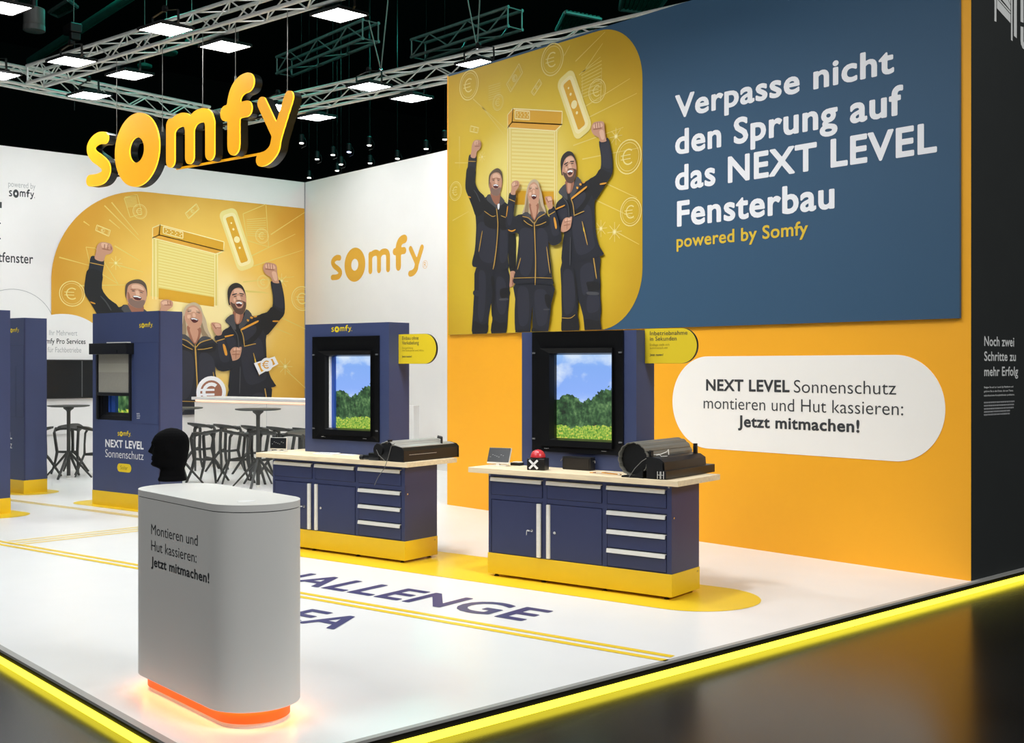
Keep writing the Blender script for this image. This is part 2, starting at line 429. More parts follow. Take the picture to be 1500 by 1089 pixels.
def smooth_closed(p, n=4):
    out = []; m = len(p)
    for i in range(m):
        p0, p1, p2, p3 = p[i-1], p[i], p[(i+1) % m], p[(i+2) % m]
        for k in range(n):
            t = k/n
            out.append(tuple(.5*((2*b)+(-a+c)*t+(2*a-5*b+4*c-d)*t*t+(-a+3*b-3*c+d)*t**3) for a, b, c, d in zip(p0, p1, p2, p3)))
    return out
_GLYPH = {}
def glyph(ch, h=.022):
    """outline loops of one wordmark letter: contour of the union of its round strokes"""
    if (ch, h) in _GLYPH: return _GLYPH[ch, h]
    if GL[ch] == 'ring':
        n = 64
        a = [(-.553+.485*math.cos(2*math.pi*k/n), -1.252+.467*math.sin(2*math.pi*k/n)) for k in range(n)]
        b = [(-.553+.164*math.cos(2*math.pi*k/n), -1.254+.162*math.sin(2*math.pi*k/n)) for k in range(n)][::-1]
        _GLYPH[ch, h] = [a, b]; return _GLYPH[ch, h]
    segs = []
    for r, p in GL[ch]:
        q = smooth_open(p) if len(p) > 2 else p
        segs += [(r, np.array(a), np.array(b)) for a, b in zip(q, q[1:])]
    pts = np.array([x for _, a, b in segs for x in (a, b)]); lo = pts.min(0)-.16; hi = pts.max(0)+.16
    nx, nz = int((hi[0]-lo[0])/h)+2, int((hi[1]-lo[1])/h)+2
    gx, gz = np.meshgrid(lo[0]+np.arange(nx)*h, lo[1]+np.arange(nz)*h, indexing='ij')
    D = np.full(gx.shape, 9.0)
    for r, a, b in segs:
        ab = b-a; t = np.clip(((gx-a[0])*ab[0]+(gz-a[1])*ab[1])/max(1e-9, ab@ab), 0, 1)
        d = np.hypot(gx-a[0]-t*ab[0], gz-a[1]-t*ab[1])-r
        kk = .018; hh = np.clip(.5+.5*(D-d)/kk, 0, 1); D = D*(1-hh)+d*hh-kk*hh*(1-hh)
    loops = contour(D, lo, h)
    _GLYPH[ch, h] = loops; return loops
def wordmark(parent, x0, x1, ztop, zbot, m, y=-.0015, dot=True, name='wordmark'):
    mb = MB(); xr = 2.444+(.2 if dot else 0); sx = (x1-x0)/(xr+1.72); sz = (ztop-zbot)/1.09
    T = lambda p: (x0+(p[0]+1.72)*sx, zbot+(p[1]+1.722)*sz)
    for ch in 'somfy': mb.prism([[T(p) for p in L] for L in glyph(ch, .03)], y, None)
    if dot: mb.prism([T((2.55+.06*math.cos(k*math.pi/6), -1.5+.06*math.sin(k*math.pi/6))) for k in range(12)], y, None)
    return mb.build(name, m, parent)

def stadium(x0, x1, y0, y1, r=None, n=12, corners=(1, 1, 1, 1)):
    """rounded rectangle outline; corners: bottom-left, bottom-right, top-right, top-left"""
    r = min(x1-x0, y1-y0)/2 if r is None else r; out = []
    for (cx, cy, a0, on, kx, ky) in ((x0+r, y0+r, 180, corners[0], x0, y0), (x1-r, y0+r, 270, corners[1], x1, y0), (x1-r, y1-r, 0, corners[2], x1, y1), (x0+r, y1-r, 90, corners[3], x0, y1)):
        if on: out += [(cx+r*math.cos(math.radians(a0+90*k/n)), cy+r*math.sin(math.radians(a0+90*k/n))) for k in range(n+1)]
        else: out.append((kx, ky))
    res = []
    for p in out:
        if not res or math.hypot(p[0]-res[-1][0], p[1]-res[-1][1]) > 1e-5: res.append(p)
    return res

# ================================================================== the setting
WY, WX, GX = 8.2, -17.84, -4.13          # orange wall plane, back-left white wall plane, outer end of the booth
RB, RT = math.radians(11.82), math.radians(9.6)   # yaw of the workbench row / of the rig

struct(MB().box(-60, 40, -30, 60, -.3, -.085).build('hall_floor', M_hallfloor))
fl = struct(MB().box(-24, -4.10, 2.13, 12.0, -.05, 0).build('floor', M_floorw))
struct(MB().box(-4.118, -4.084, 2.118, 16, -.012, .002).box(-24, -4.084, 2.114, 2.152, -.012, .002).build('trim_1', mat('grey_edge_profile', (168, 166, 160), .45)))
struct(MB().box(-24, -4.10+.004, 2.126, 2.15, -.045, -.012).box(-4.12, -4.096, 2.126, 16, -.045, -.012).box(-24, -4.11, 2.135, 12, -.085, -.045).box(-4.2, -4.11, 2.135, 16, -.085, -.045).build('trim_2', M_black))
struct(MB().box(-24, -4.090, 2.120, 2.134, -.083, -.047).box(-4.104, -4.090, 2.120, 16, -.083, -.047).build('trim_3', M_edge))
struct(MB().box(-10.415, GX, WY, WY+.3, 0, 4.95).build('wall_right', M_orange))
wall_end = struct(MB().box(-4.4, GX+.002, WY+.004, 16, -.05, 6.5).build('wall_outer', M_blackwall))
struct(MB().box(WX-.1, -10.2, 10.81, 10.95, 0, 4.89).build('wall_back', M_white))
struct(MB().box(WX-.15, WX, 1.5, 10.81, 0, 4.89).build('wall_left', M_white))
struct(MB().box(WX, WX+.012, 10.795, 10.81, 0, 4.89).build('trim_4', mat('grey_corner_bead', (150, 150, 150), .5)))
struct(MB().box(-60, 40, 40, 40.5, -.3, 16).box(-50, -49.5, -30, 60, -.3, 16).build('wall_far', M_hall))
struct(MB().box(-60, 40, -30, 60, 15, 15.3).build('ceiling', M_hall))

# floor film: children of the floor (printed marks)
def bl(p, o): return o
o2 = onZ(983, 880.5)
fm = bpy.data.objects.new('floor_film', None)
bpy.data.objects.remove(fm)
Mb = Matrix.Translation((o2[0], o2[1], 0)) @ Matrix.Rotation(RB, 4, 'Z')
def floor_film(name, loops, z, m, label=None):
    o = MB().prism(loops, z, None, plane='xy').build(name, m, fl, label, fix=False)
    o.data.transform(Mb); return o
floor_film('floor_patch', stadium(-4.9, .53, -.265, .635, n=24), .0015, M_yfloor, 'yellow pill-shaped floor patch under the workbenches')
floor_film('floor_patch', stadium(-8.42, -6.35, .70, 1.26, n=20), .0015, M_yfloor, 'yellow floor patch')
floor_film('floor_patch', stadium(-11.6, -9.42, .78, 1.40, n=20), .0015, M_yfloor, 'yellow floor patch')
floor_film('floor_patch', stadium(-9.9, -7.66, -.62, -.04, n=20), .0015, M_yfloor, 'yellow floor patch')
def stripe(x0, y0, x1, y1, w):
    d = Vector((x1-x0, y1-y0)).normalized(); n = Vector((-d.y, d.x))*w/2
    return [(x0-n.x, y0-n.y), (x1-n.x, y1-n.y), (x1+n.x, y1+n.y), (x0+n.x, y0+n.y)]
for y in (-1.325, -1.42): floor_film('floor_stripe', stripe(-6.6, y, .735-(y+1.3)*.2, y, .05), .002, M_yfloor)
for y in (.44, .50): floor_film('floor_stripe', stripe(-9.8, y, -6.0, y, .03), .002, M_yfloor)
for x in (-6.12, -5.99, -5.87): floor_film('floor_stripe', stripe(x, -1.28, x+.2, .42, .05), .002, M_yline)
t = lettering(fl, 'CHALLENGE', None, -.445, -1.118, .365, M_navyfloor, w=.022, y=.0022, plane='xy', name='floor_lettering'); t.data.transform(Mb)
t = lettering(fl, 'AREA', None, -1.225, -1.985, .335, M_navyfloor, w=.022, y=.0022, plane='xy', name='floor_lettering'); t.data.transform(Mb)

# outer black wall: lettering and the striped sign at its top (children of the wall)
BX = GX+.004
def on_end(pts): return [onX(u, v, BX) for u, v in pts]
end_fr = Matrix.Translation((BX, 0, 0)) @ Matrix.Rotation(math.pi/2, 4, 'Z')
def endtext(s, uv0, uv1, capuv, w, m):
    a = onX(*uv0, BX); b = onX(*uv1, BX); c = onX(*capuv, BX)
    t = lettering(wall_end, s, a[0], b[0], a[1], c[1]-a[1], m, w=w, y=-.001); t.data.transform(end_fr)
q = lambda x, y: (1420+x/7.775, 480+y/7.775)
endtext('Noch zwei', q(168, 210), q(508, 222), q(168, 98), .02, M_textg)
endtext('Schritte zu', q(168, 381), q(528, 388), q(168, 272), .02, M_textg)
endtext('mehr Erfolg', q(168, 555), q(553, 552), q(168, 446), .02, M_textg)
for s, y, x1 in (('Steigen Sie auf zur Level Up-Plattform und', 692, 498), ('geh\u00f6ren Sie zu den Ersten, die vom Thema', 738, 497), ('zukunftssichere Komplettfenster profitieren.', 786, 512)):
    endtext(s, q(165, y), q(x1, y), q(165, y-21), .012, M_textg)
mb = MB()
for k, (y, x1) in enumerate(((866, 514), (902, 508), (938, 505), (972, 462), (1006, 460))):
    a = onX(*q(165, y), BX); b = onX(*q(x1, y-6), BX); n = 30
    for i in range(n):
        x0 = a[0]+(b[0]-a[0])*i/n; mb.prism([(x0, a[1]), (x0+(b[0]-a[0])/n*random.uniform(.55, .95), a[1]), (x0+(b[0]-a[0])/n*.8, a[1]+.012), (x0, a[1]+.012)], -.001, None)
t = mb.build('lettering', M_textl, wall_end); t.data.transform(end_fr)
g = lambda x, y: (1380+x/5.445, y/5.445)
mb = MB()
for poly in ([(417, -60), (432, -60), (432, 175), (417, 168)], [(437, -8), (545, 116), (545, 185), (437, 66)], [(456, -8), (545, 92), (545, 108), (441, -12)], [(456, -30), (512, -30), (545, 44), (545, 84)], [(516, -30), (545, -30), (545, 36)],
             [(549, -60), (561, -60), (561, 328), (549, 318)], [(572, -60), (595, -60), (595, 306), (572, 286)], [(625, -60), (648, -60), (648, 182), (625, 174)],
             [(625, 210), (648, 216), (648, 330), (656, 356), (675, 372), (690, 376), (690, 416), (668, 408), (640, 384), (628, 352), (625, 325)]):
    mb.prism(on_end([g(*p) for p in poly]), -.001, None)
t = mb.build('wall_emblem', M_textg, wall_end); t.data.transform(end_fr)

# ------------------------------------------------------------------ printed artwork (three cheering installers, a glowing roller shutter)
ZM = {'A': (660, 160, 6.41, 6.41), 'B': (740, 250, 6.41, 6.41), 'C': (800, 160, 6.053, 6.05), 'D': (660, 320, 6.41, 6.41), 'E': (740, 320, 6.406, 6.406), 'Z': (440, 0, 3, 3), 'P': (0, 0, 1, 1)}
def art(z, pts):
    x0, y0, sx, sy = ZM[z]; return [onY(x0+x/sx, y0+y/sy, 8.17) for x, y in pts]
MAN_L = [  # zoom, material, outline, smooth
 ('D', M_jk, [(245,465),(228,680),(215,900),(213,1095),(338,1095),(362,930),(387,800),(398,950),(392,1095),(518,1095),(545,880),(557,700),(545,478),(400,470)], 0),
 ('D', M_jkl, [(275,500),(330,520),(335,700),(320,900),(290,980),(262,900),(270,700)], 1),
 ('D', M_jkl, [(440,560),(520,600),(525,860),(470,900),(440,800)], 1),
 ('D', M_jkd, [(222,965),(300,1000),(357,985),(338,1095),(213,1095)], 0), ('D', M_jkd, [(402,955),(470,985),(524,978),(518,1095),(392,1095)], 0),
 ('D', M_jkl, [(225,678),(288,685),(279,732),(221,720)], 0), ('D', M_jkd, [(472,668),(547,658),(560,722),(484,752)], 0), ('D', M_jkc, [(470,755),(546,752),(546,768),(470,772)], 0),
 ('D', M_jkd, [(385,560),(400,700),(388,800),(396,930),(420,760),(415,560)], 0),
 ('D', M_jkd, [(548,100),(612,150),(618,330),(614,508),(568,502),(552,390)], 1),
 ('D', M_skin, [(568,503),(612,503),(614,580),(604,618),(585,640),(562,646),(560,610),(568,570)], 1), ('D', M_skind, [(585,560),(592,560),(596,610),(585,632)], 1), ('D', M_skind, [(600,520),(606,520),(608,590),(602,610)], 1),
 ('A', M_jk, [(180,436),(215,432),(250,445),(242,560),(238,690),(275,770),(330,832),(372,800),(440,900),(480,830),(515,872),(556,912),(562,1000),(552,1300),(545,1400),(545,1502),(410,1510),(240,1485),(212,1468),(211,1425),(235,1320),(246,1150),(245,1060),(238,990),(212,920),(175,825),(147,750),(150,640),(168,540)], 0),
 ('A', M_jkd, [(150,640),(168,545),(240,560),(238,690),(275,770),(330,832),(318,960),(250,1010),(212,920),(176,825),(148,750)], 0),
 ('A', M_jkl, [(262,1090),(340,1060),(420,1110),(430,1330),(400,1440),(300,1420),(262,1300)], 1), ('A', M_jkl, [(480,1110),(540,1120),(535,1400),(470,1420)], 1),
 ('A', M_jkd, [(330,850),(400,905),(448,960),(450,1120),(330,1090),(322,960)], 0), ('A', M_jkd, [(478,915),(550,920),(552,1110),(470,1120)], 0),
 ('A', M_jkc, [(345,848),(378,800),(438,898),(452,945),(400,900)], 0), ('A', M_jkc, [(464,812),(492,832),(516,872),(478,905),(466,880)], 0),
 ('A', M_skind, [(385,780),(470,780),(462,890),(432,895),(400,850)], 1), ('A', M_textw, [(448,898),(468,890),(466,930),(455,944)], 0),
 ('A', M_hair1, [(366,690),(372,620),(408,574),(452,556),(484,584),(494,640),(492,700),(474,640),(440,600),(398,620),(384,660),(380,740),(370,735)], 1),
 ('A', M_skin, [(376,690),(386,628),(420,598),(462,600),(486,640),(492,700),(482,760),(462,806),(425,816),(390,792),(374,742)], 1),
 ('A', M_skinl, [(405,620),(440,605),(470,625),(472,650),(440,640),(408,650)], 1), ('A', M_skinl, [(425,670),(442,660),(450,700),(432,706)], 1), ('A', M_skind, [(378,690),(390,700),(398,760),(385,770)], 1),
 ('A', M_stub, [(384,755),(405,735),(412,746),(440,752),(462,738),(482,742),(464,806),(424,815),(392,792)], 1),
 ('A', M_skind, [(398,655),(424,648),(424,656),(400,664)], 0), ('A', M_skind, [(446,650),(474,655),(472,663),(446,658)], 0), ('A', M_hair3, [(404,668),(420,664),(420,670),(406,673)], 0), ('A', M_hair3, [(452,666),(468,670),(466,675),(452,671)], 0),
 ('A', M_mouth, [(410,714),(434,706),(460,716),(452,742),(430,746),(416,736)], 1), ('A', M_textw, [(413,713),(434,708),(457,716),(452,724),(434,719),(416,722)], 0),
 ('A', M_skin, [(212,335),(232,298),(262,290),(288,298),(297,340),(284,378),(258,400),(243,458),(200,450),(206,390)], 1), ('A', M_skinl, [(236,304),(262,296),(276,318),(250,340),(236,332)], 1),
 ('A', M_skind, [(240,348),(280,346),(280,353),(242,356)], 0), ('A', M_skind, [(250,310),(254,310),(252,346),(248,346)], 0), ('A', M_skind, [(268,306),(272,306),(270,346),(266,346)], 0), ('A', M_skind, [(284,312),(292,330),(286,350)], 0),
 ('A', M_pipe, [(179,488),(244,490),(244,496),(179,494)], 0), ('A', M_jkc, [(234,760),(262,800),(288,862),(282,866),(256,806),(230,765)], 0), ('A', M_orangep, [(176,818),(200,826),(200,836),(180,830)], 0),
 ('A', M_pipe, [(446,940),(454,1000),(460,1100),(448,1280),(428,1440),(414,1500),(408,1500),(420,1430),(440,1280),(452,1100),(446,1000),(440,940)], 0),
 ('D', M_pipe, [(304,135),(310,136),(282,300),(276,298)], 0), ('A', M_pipe, [(335,960),(400,1005),(432,1000),(432,1005),(400,1011),(333,966)], 0), ('A', M_pipe, [(490,1000),(540,1020),(540,1026),(488,1006)], 0),
]
WOMAN = [
 ('E', M_jk, [(125,610),(118,760),(112,920),(130,1090),(250,1090),(262,1000),(280,830),(280,1040),(300,1090),(412,1090),(440,960),(456,800),(467,615)], 0),
 ('E', M_jkl, [(150,650),(230,660),(250,800),(235,980),(160,1000),(140,800)], 1), ('E', M_jkl, [(310,680),(400,680),(430,800),(410,980),(330,1000),(300,800)], 1),
 ('E', M_jkd, [(132,1050),(252,1058),(250,1095),(132,1095)], 0), ('E', M_jkd, [(280,1028),(350,1056),(414,1058),(408,1095),(282,1095)], 0), ('E', M_jkd, [(395,720),(452,735),(440,838),(410,820)], 0), ('E', M_jkc, [(388,852),(440,852),(440,862),(388,862)], 0),
 ('B', M_hair2, [(184,410),(206,330),(216,240),(234,150),(262,104),(300,84),(336,110),(352,170),(372,235),(386,320),(408,398),(360,405),(300,420),(235,405),(212,424)], 1),
 ('B', M_hair2d, [(205,400),(222,300),(232,220),(246,330),(240,400)], 1), ('B', M_hair2d, [(345,260),(362,330),(392,395),(352,392),(338,330)], 1),
 ('B', M_skind, [(252,310),(335,310),(332,400),(302,472),(268,420)], 1), ('B', M_skin, [(268,330),(318,335),(318,400),(300,460),(282,410)], 1),
 ('B', M_skin, [(234,230),(246,160),(272,122),(300,112),(330,140),(346,190),(346,258),(328,315),(298,336),(266,322),(244,280)], 1),
 ('B', M_skinl, [(262,150),(296,128),(322,150),(318,178),(290,172),(266,186)], 1), ('B', M_skinl, [(286,190),(300,185),(304,216),(288,220)], 1), ('B', M_skinl, [(252,212),(272,208),(268,236),(254,240)], 1),
 ('B', M_hair3, [(254,176),(276,166),(276,171),(256,181)], 0), ('B', M_hair3, [(310,168),(332,174),(331,179),(310,173)], 0), ('B', M_hair2d, [(250,165),(276,154),(276,158),(252,170)], 0), ('B', M_hair2d, [(308,156),(334,164),(333,168),(308,160)], 0),
 ('B', M_mouth, [(272,240),(294,228),(320,240),(314,264),(294,274),(280,262)], 1), ('B', M_textw, [(276,238),(294,231),(316,239),(312,247),(294,241),(280,246)], 0),
 ('B', M_jk, [(66,218),(95,215),(128,234),(116,330),(108,432),(150,418),(188,412),(240,395),(300,482),(345,395),(405,400),(428,425),(446,440),(428,382),(482,340),(502,382),(522,450),(546,560),(556,640),(542,682),(490,706),(450,696),(430,662),(432,710),(452,850),(466,1000),(471,1075),(300,1060),(108,1062),(120,960),(145,760),(152,598),(98,596),(50,562),(30,500),(40,380),(54,290)], 0),
 ('B', M_jkl, [(170,560),(280,570),(290,800),(250,980),(170,960),(165,760)], 1), ('B', M_jkl, [(330,570),(420,590),(436,800),(430,960),(340,980)], 1), ('B', M_jkl, [(60,330),(95,330),(92,460),(70,520),(46,480)], 1), ('B', M_jkl, [(450,420),(490,400),(516,500),(530,600),(470,600)], 1),
 ('B', M_jkd, [(190,440),(300,510),(295,545),(200,520)], 0), ('B', M_jkd, [(310,510),(420,440),(430,520),(315,545)], 0),
 ('B', M_jkc, [(188,414),(240,394),(298,480),(298,510),(230,440)], 0), ('B', M_jkc, [(346,392),(408,402),(330,462),(304,508),(304,482)], 0), ('B', M_jkd, [(276,440),(302,480),(330,420),(318,470),(303,500)], 0),
 ('B', M_pipe, [(298,500),(306,500),(313,700),(318,860),(314,1056),(306,1056),(310,860),(305,700)], 0), ('B', M_pipe, [(196,432),(250,446),(292,490),(288,494),(248,452),(196,438)], 0), ('B', M_pipe, [(405,412),(340,452),(310,500),(306,496),(336,446),(402,406)], 0),
 ('B', M_pipe, [(206,470),(240,498),(282,520),(280,526),(238,504),(204,476)], 0), ('B', M_pipe, [(318,516),(360,506),(408,484),(410,490),(362,512),(320,522)], 0),
 ('B', M_pipe, [(66,268),(118,290),(117,297),(65,275)], 0), ('B', M_orangep, [(58,556),(90,566),(124,554),(124,564),(92,578),(60,566)], 0), ('B', M_orangep, [(484,448),(500,454),(516,535),(500,545)], 0), ('B', M_orangep, [(48,345),(56,345),(44,430),(38,430)], 0),
 ('B', M_pipe, [(436,420),(492,388),(494,394),(438,427)], 0), ('B', M_pipe, [(418,740),(424,740),(452,945),(446,946)], 0), ('B', M_pipe, [(170,830),(176,832),(150,925),(144,924)], 0), ('B', M_pipe, [(115,1010),(300,1005),(462,1010),(462,1015),(300,1010),(115,1015)], 0),
 ('B', M_skin, [(88,130),(108,104),(140,98),(160,112),(160,150),(142,180),(128,196),(121,232),(82,222),(90,172)], 1), ('B', M_skinl, [(96,130),(120,112),(140,130),(120,150),(100,148)], 1), ('B', M_skind, [(112,148),(150,140),(152,146),(114,155)], 0), ('B', M_skind, [(128,112),(132,112),(134,142),(130,142)], 0), ('B', M_skind, [(144,108),(148,108),(150,138),(146,138)], 0),
 ('B', M_skin, [(405,258),(428,246),(458,246),(472,258),(474,300),(476,350),(448,368),(432,352),(418,315)], 1), ('B', M_skinl, [(430,256),(460,256),(464,290),(440,300)], 1), ('B', M_skind, [(412,262),(418,260),(440,300),(434,304)], 0), ('B', M_skind, [(440,290),(470,286),(470,292),(440,298)], 0),
]
MAN_R = [
 ('E', M_jk, [(545,420),(540,640),(545,900),(555,1090),(702,1085),(692,900),(700,770),(745,920),(775,1085),(912,1080),(906,960),(914,860),(905,700),(908,620),(900,500),(892,340),(700,390)], 0),
 ('E', M_jkl, [(560,520),(640,500),(670,700),(650,860),(570,880)], 1), ('E', M_jkl, [(720,480),(820,420),(850,560),(780,700),(740,700)], 1), ('E', M_jkl, [(790,730),(890,730),(890,860),(790,880)], 1),
 ('E', M_jkd, [(550,932),(625,930),(690,900),(700,1090),(555,1090)], 0), ('E', M_jkd, [(762,950),(880,966),(905,955),(905,1085),(778,1085)], 0), ('E', M_jkd, [(782,598),(890,600),(906,660),(880,676),(802,682),(785,640)], 0), ('E', M_jkc, [(788,690),(886,696),(886,720),(788,716)], 0),
 ('E', M_jkd, [(660,460),(690,640),(700,770),(692,880),(670,640)], 0), ('E', M_pipe, [(838,360),(846,360),(874,548),(866,548)], 0), ('E', M_pipe, [(552,932),(625,934),(668,905),(668,911),(626,940),(552,938)], 0),
 ('C', M_jk, [(483,292),(520,286),(560,255),(580,310),(600,430),(601,570),(556,650),(500,742),(448,812),(446,950),(454,1089),(480,1200),(512,1260),(512,1300),(310,1350),(250,1368),(155,1368),(160,1200),(170,1089),(100,1060),(95,905),(112,828),(160,780),(125,735),(188,664),(225,745),(285,600),(332,652),(392,628),(452,590),(496,530),(500,420)], 0),
 ('C', M_jkd, [(496,530),(560,560),(598,572),(556,650),(500,742),(448,812),(420,760),(400,680),(392,628),(452,590)], 0), ('C', M_jkl, [(500,300),(560,280),(585,400),(590,520),(520,510),(512,420)], 1),
 ('C', M_jkl, [(260,900),(400,860),(430,1100),(440,1230),(300,1290),(250,1100)], 1), ('C', M_jkl, [(120,900),(190,880),(200,960),(120,980)], 1), ('C', M_jkd, [(240,800),(375,690),(420,760),(330,910),(250,930)], 0), ('C', M_jkl, [(252,812),(350,735),(360,800),(270,900)], 0),
 ('C', M_jkd, [(190,745),(240,730),(232,900),(222,962),(205,850)], 0), ('C', M_skind, [(188,640),(262,640),(245,725),(210,752),(192,700)], 1), ('C', M_skin, [(205,660),(235,660),(228,730),(210,740)], 1),
 ('C', M_jkc, [(125,735),(186,664),(196,722),(206,806),(165,775)], 0), ('C', M_jkc, [(286,600),(332,652),(292,722),(242,792),(228,760),(262,692)], 0),
 ('C', M_hair3, [(150,570),(144,470),(164,410),(208,376),(250,388),(274,436),(284,500),(268,460),(238,425),(198,438),(176,480),(170,560),(160,590)], 1),
 ('C', M_skin, [(158,560),(170,480),(196,432),(240,415),(270,450),(285,512),(280,582),(256,640),(215,652),(182,612)], 1), ('C', M_skinl, [(195,440),(238,424),(262,452),(235,466),(196,478)], 1), ('C', M_skinl, [(212,500),(232,488),(244,522),(222,532)], 1), ('C', M_skinl, [(186,525),(200,520),(204,545),(192,552)], 1),
 ('C', M_stubd, [(164,560),(192,570),(202,545),(225,528),(262,530),(284,545),(276,610),(248,655),(205,650),(178,605)], 1), ('C', M_skin, [(196,560),(204,545),(250,535),(262,560),(248,596),(215,602)], 1),
 ('C', M_mouth, [(204,558),(230,540),(254,548),(248,576),(226,590),(210,578)], 1), ('C', M_textw, [(207,556),(230,543),(252,549),(248,562),(230,558),(210,566)], 0),
 ('C', M_hair3, [(178,488),(210,470),(211,477),(181,497)], 0), ('C', M_hair3, [(232,462),(262,462),(264,470),(234,470)], 0), ('C', M_hair3, [(190,502),(208,494),(208,500),(192,508)], 0), ('C', M_hair3, [(240,482),(258,480),(258,486),(240,488)], 0),
 ('C', M_skin, [(418,182),(432,132),(466,114),(526,117),(536,182),(546,255),(551,288),(500,294),(484,255),(438,228)], 1), ('C', M_skinl, [(440,140),(500,124),(520,150),(500,165),(445,172)], 1), ('C', M_skind, [(440,178),(505,168),(505,177),(442,188)], 0),
 ('C', M_skind, [(452,130),(457,130),(460,176),(455,176)], 0), ('C', M_skind, [(472,124),(477,124),(480,172),(475,172)], 0), ('C', M_skind, [(492,124),(497,124),(500,168),(495,168)], 0), ('C', M_skinl, [(490,200),(525,190),(536,260),(510,270)], 1),
 ('C', M_skin, [(164,1000),(190,966),(222,962),(248,958),(242,1020),(228,1062),(190,1088),(148,1084)], 1), ('C', M_skinl, [(190,975),(235,968),(232,1000),(196,1010)], 1), ('C', M_skind, [(185,1000),(235,990),(235,996),(186,1007)], 0), ('C', M_skind, [(180,1030),(230,1022),(230,1028),(180,1037)], 0), ('C', M_skind, [(205,972),(209,972),(206,1060),(202,1060)], 0),
 ('C', M_orangep, [(244,788),(300,742),(374,686),(376,702),(306,758),(248,802)], 0), ('C', M_orangep, [(104,884),(178,852),(180,862),(106,895)], 0), ('C', M_orangep, [(500,662),(552,652),(548,666),(502,674)], 0), ('C', M_orangep, [(318,660),(336,664),(330,680),(314,674)], 0), ('C', M_orangep, [(290,690),(306,696),(300,712),(288,704)], 0), ('C', M_orangep, [(342,650),(366,644),(364,656),(344,662)], 0),
 ('C', M_pipe, [(244,800),(262,850),(272,940),(266,942),(256,852),(240,805)], 0), ('C', M_pipe, [(276,938),(340,910),(358,905),(358,911),(342,917),(278,945)], 0), ('E', M_pipe, [(744,50),(752,50),(794,232),(786,234)], 0), ('E', M_texty, [(752,90),(762,90),(768,125),(758,125)], 0),
 ('E', M_jkc, [(632,200),(638,200),(634,420),(626,420)], 0), ('C', M_jkc, [(180,790),(218,850),(228,960),(222,960),(212,855),(174,795)], 0),
]
PAL_CACHE = {}
def clip_low(P, zmin):
    out = []
    for a, b in zip(P, P[1:]+P[:1]):
        ia, ib = a[1] >= zmin, b[1] >= zmin
        if ia: out.append(a)
        if ia != ib:
            t = (zmin-a[1])/(b[1]-a[1]); out.append((a[0]+t*(b[0]-a[0]), zmin))
    return out
def dedupe(P):
    out = []
    for p in P:
        if not out or abs(p[0]-out[-1][0])+abs(p[1]-out[-1][1]) > 1e-6: out.append(p)
    if len(out) > 1 and abs(out[0][0]-out[-1][0])+abs(out[0][1]-out[-1][1]) < 1e-6: out.pop()
    return out
def figure(parent, name, data, tf, base, zmin, label):
    mats, mb = [], MB()
    for i, (z, m, pts, sm) in enumerate(data):
        P = [tf(p) for p in art(z, pts)]
        P = smooth_closed(P, 5 if sm else 3)
        P = dedupe(clip_low(P, zmin))
        if len(P) < 3: continue
        if m not in mats: mats.append(m)
        mb.prism(P, -(base+.00022*i), None, mi=mats.index(m))
    return mb.build(name, mats, parent, label, fix=False)
def fit(src, dst):
    """axis-wise scale and shift taking the printed points src to dst (least squares)"""
    s, d = np.array(src), np.array(dst); r = []
    for k in (0, 1):
        A = np.stack([s[:, k], np.ones(len(s))], 1); r.append(np.linalg.lstsq(A, d[:, k], rcond=None)[0])
    return lambda p: (r[0][0]*p[0]+r[0][1], r[1][0]*p[1]+r[1][1])
def fit_affine(src, dst):
    s = np.array([(a, b, 1) for a, b in src]); Mx = np.linalg.lstsq(s, np.array(dst), rcond=None)[0]
    return lambda p: tuple(np.array((p[0], p[1], 1)) @ Mx)
def line_poly(a, b, w, w2=None):
    d = Vector((b[0]-a[0], b[1]-a[1])); d.normalize(); n = Vector((-d.y, d.x)); w2 = w if w2 is None else w2
    return [(a[0]-n.x*w/2, a[1]-n.y*w/2), (b[0]-n.x*w2/2, b[1]-n.y*w2/2), (b[0]+n.x*w2/2, b[1]+n.y*w2/2), (a[0]+n.x*w/2, a[1]+n.y*w/2)]
def ring(c, r, w, n=28):
    return [[(c[0]+r*math.cos(2*math.pi*k/n), c[1]+r*math.sin(2*math.pi*k/n)) for k in range(n)], [(c[0]+(r-w)*math.cos(-2*math.pi*k/n), c[1]+(r-w)*math.sin(-2*math.pi*k/n)) for k in range(n)]]
def euro(mb, c, r, y, mi, w=.16):
    """a euro sign as strokes inside a circle of radius r"""
    n = 14; R = r*.55; a0, a1 = 50, 310
    o = [(c[0]+R*math.cos(math.radians(a0+(a1-a0)*k/n)), c[1]+R*math.sin(math.radians(a0+(a1-a0)*k/n))) for k in range(n+1)]
    i = [(c[0]+(R-w*r)*math.cos(math.radians(a1-(a1-a0)*k/n)), c[1]+(R-w*r)*math.sin(math.radians(a1-(a1-a0)*k/n))) for k in range(n+1)]
    mb.prism(o+i, y, None, mi)
    for dz in (.1, -.1): mb.prism(line_poly((c[0]-R*1.25, c[1]+dz*r*1.3), (c[0]+R*.35, c[1]+dz*r*1.3), w*r*.6), y-.0001, None, mi)
def coin(mb, c, r, y, mi):
    mb.prism(ring(c, r, r*.07), y, None, mi); mb.prism(ring(c, r*.82, r*.03), y, None, mi); euro(mb, c, r*.85, y-.0001, mi, .1)
def quad_line(mb, q, w, y, mi):
    for a, b in zip(q, q[1:]+q[:1]): mb.prism(line_poly(a, b, w), y, None, mi)
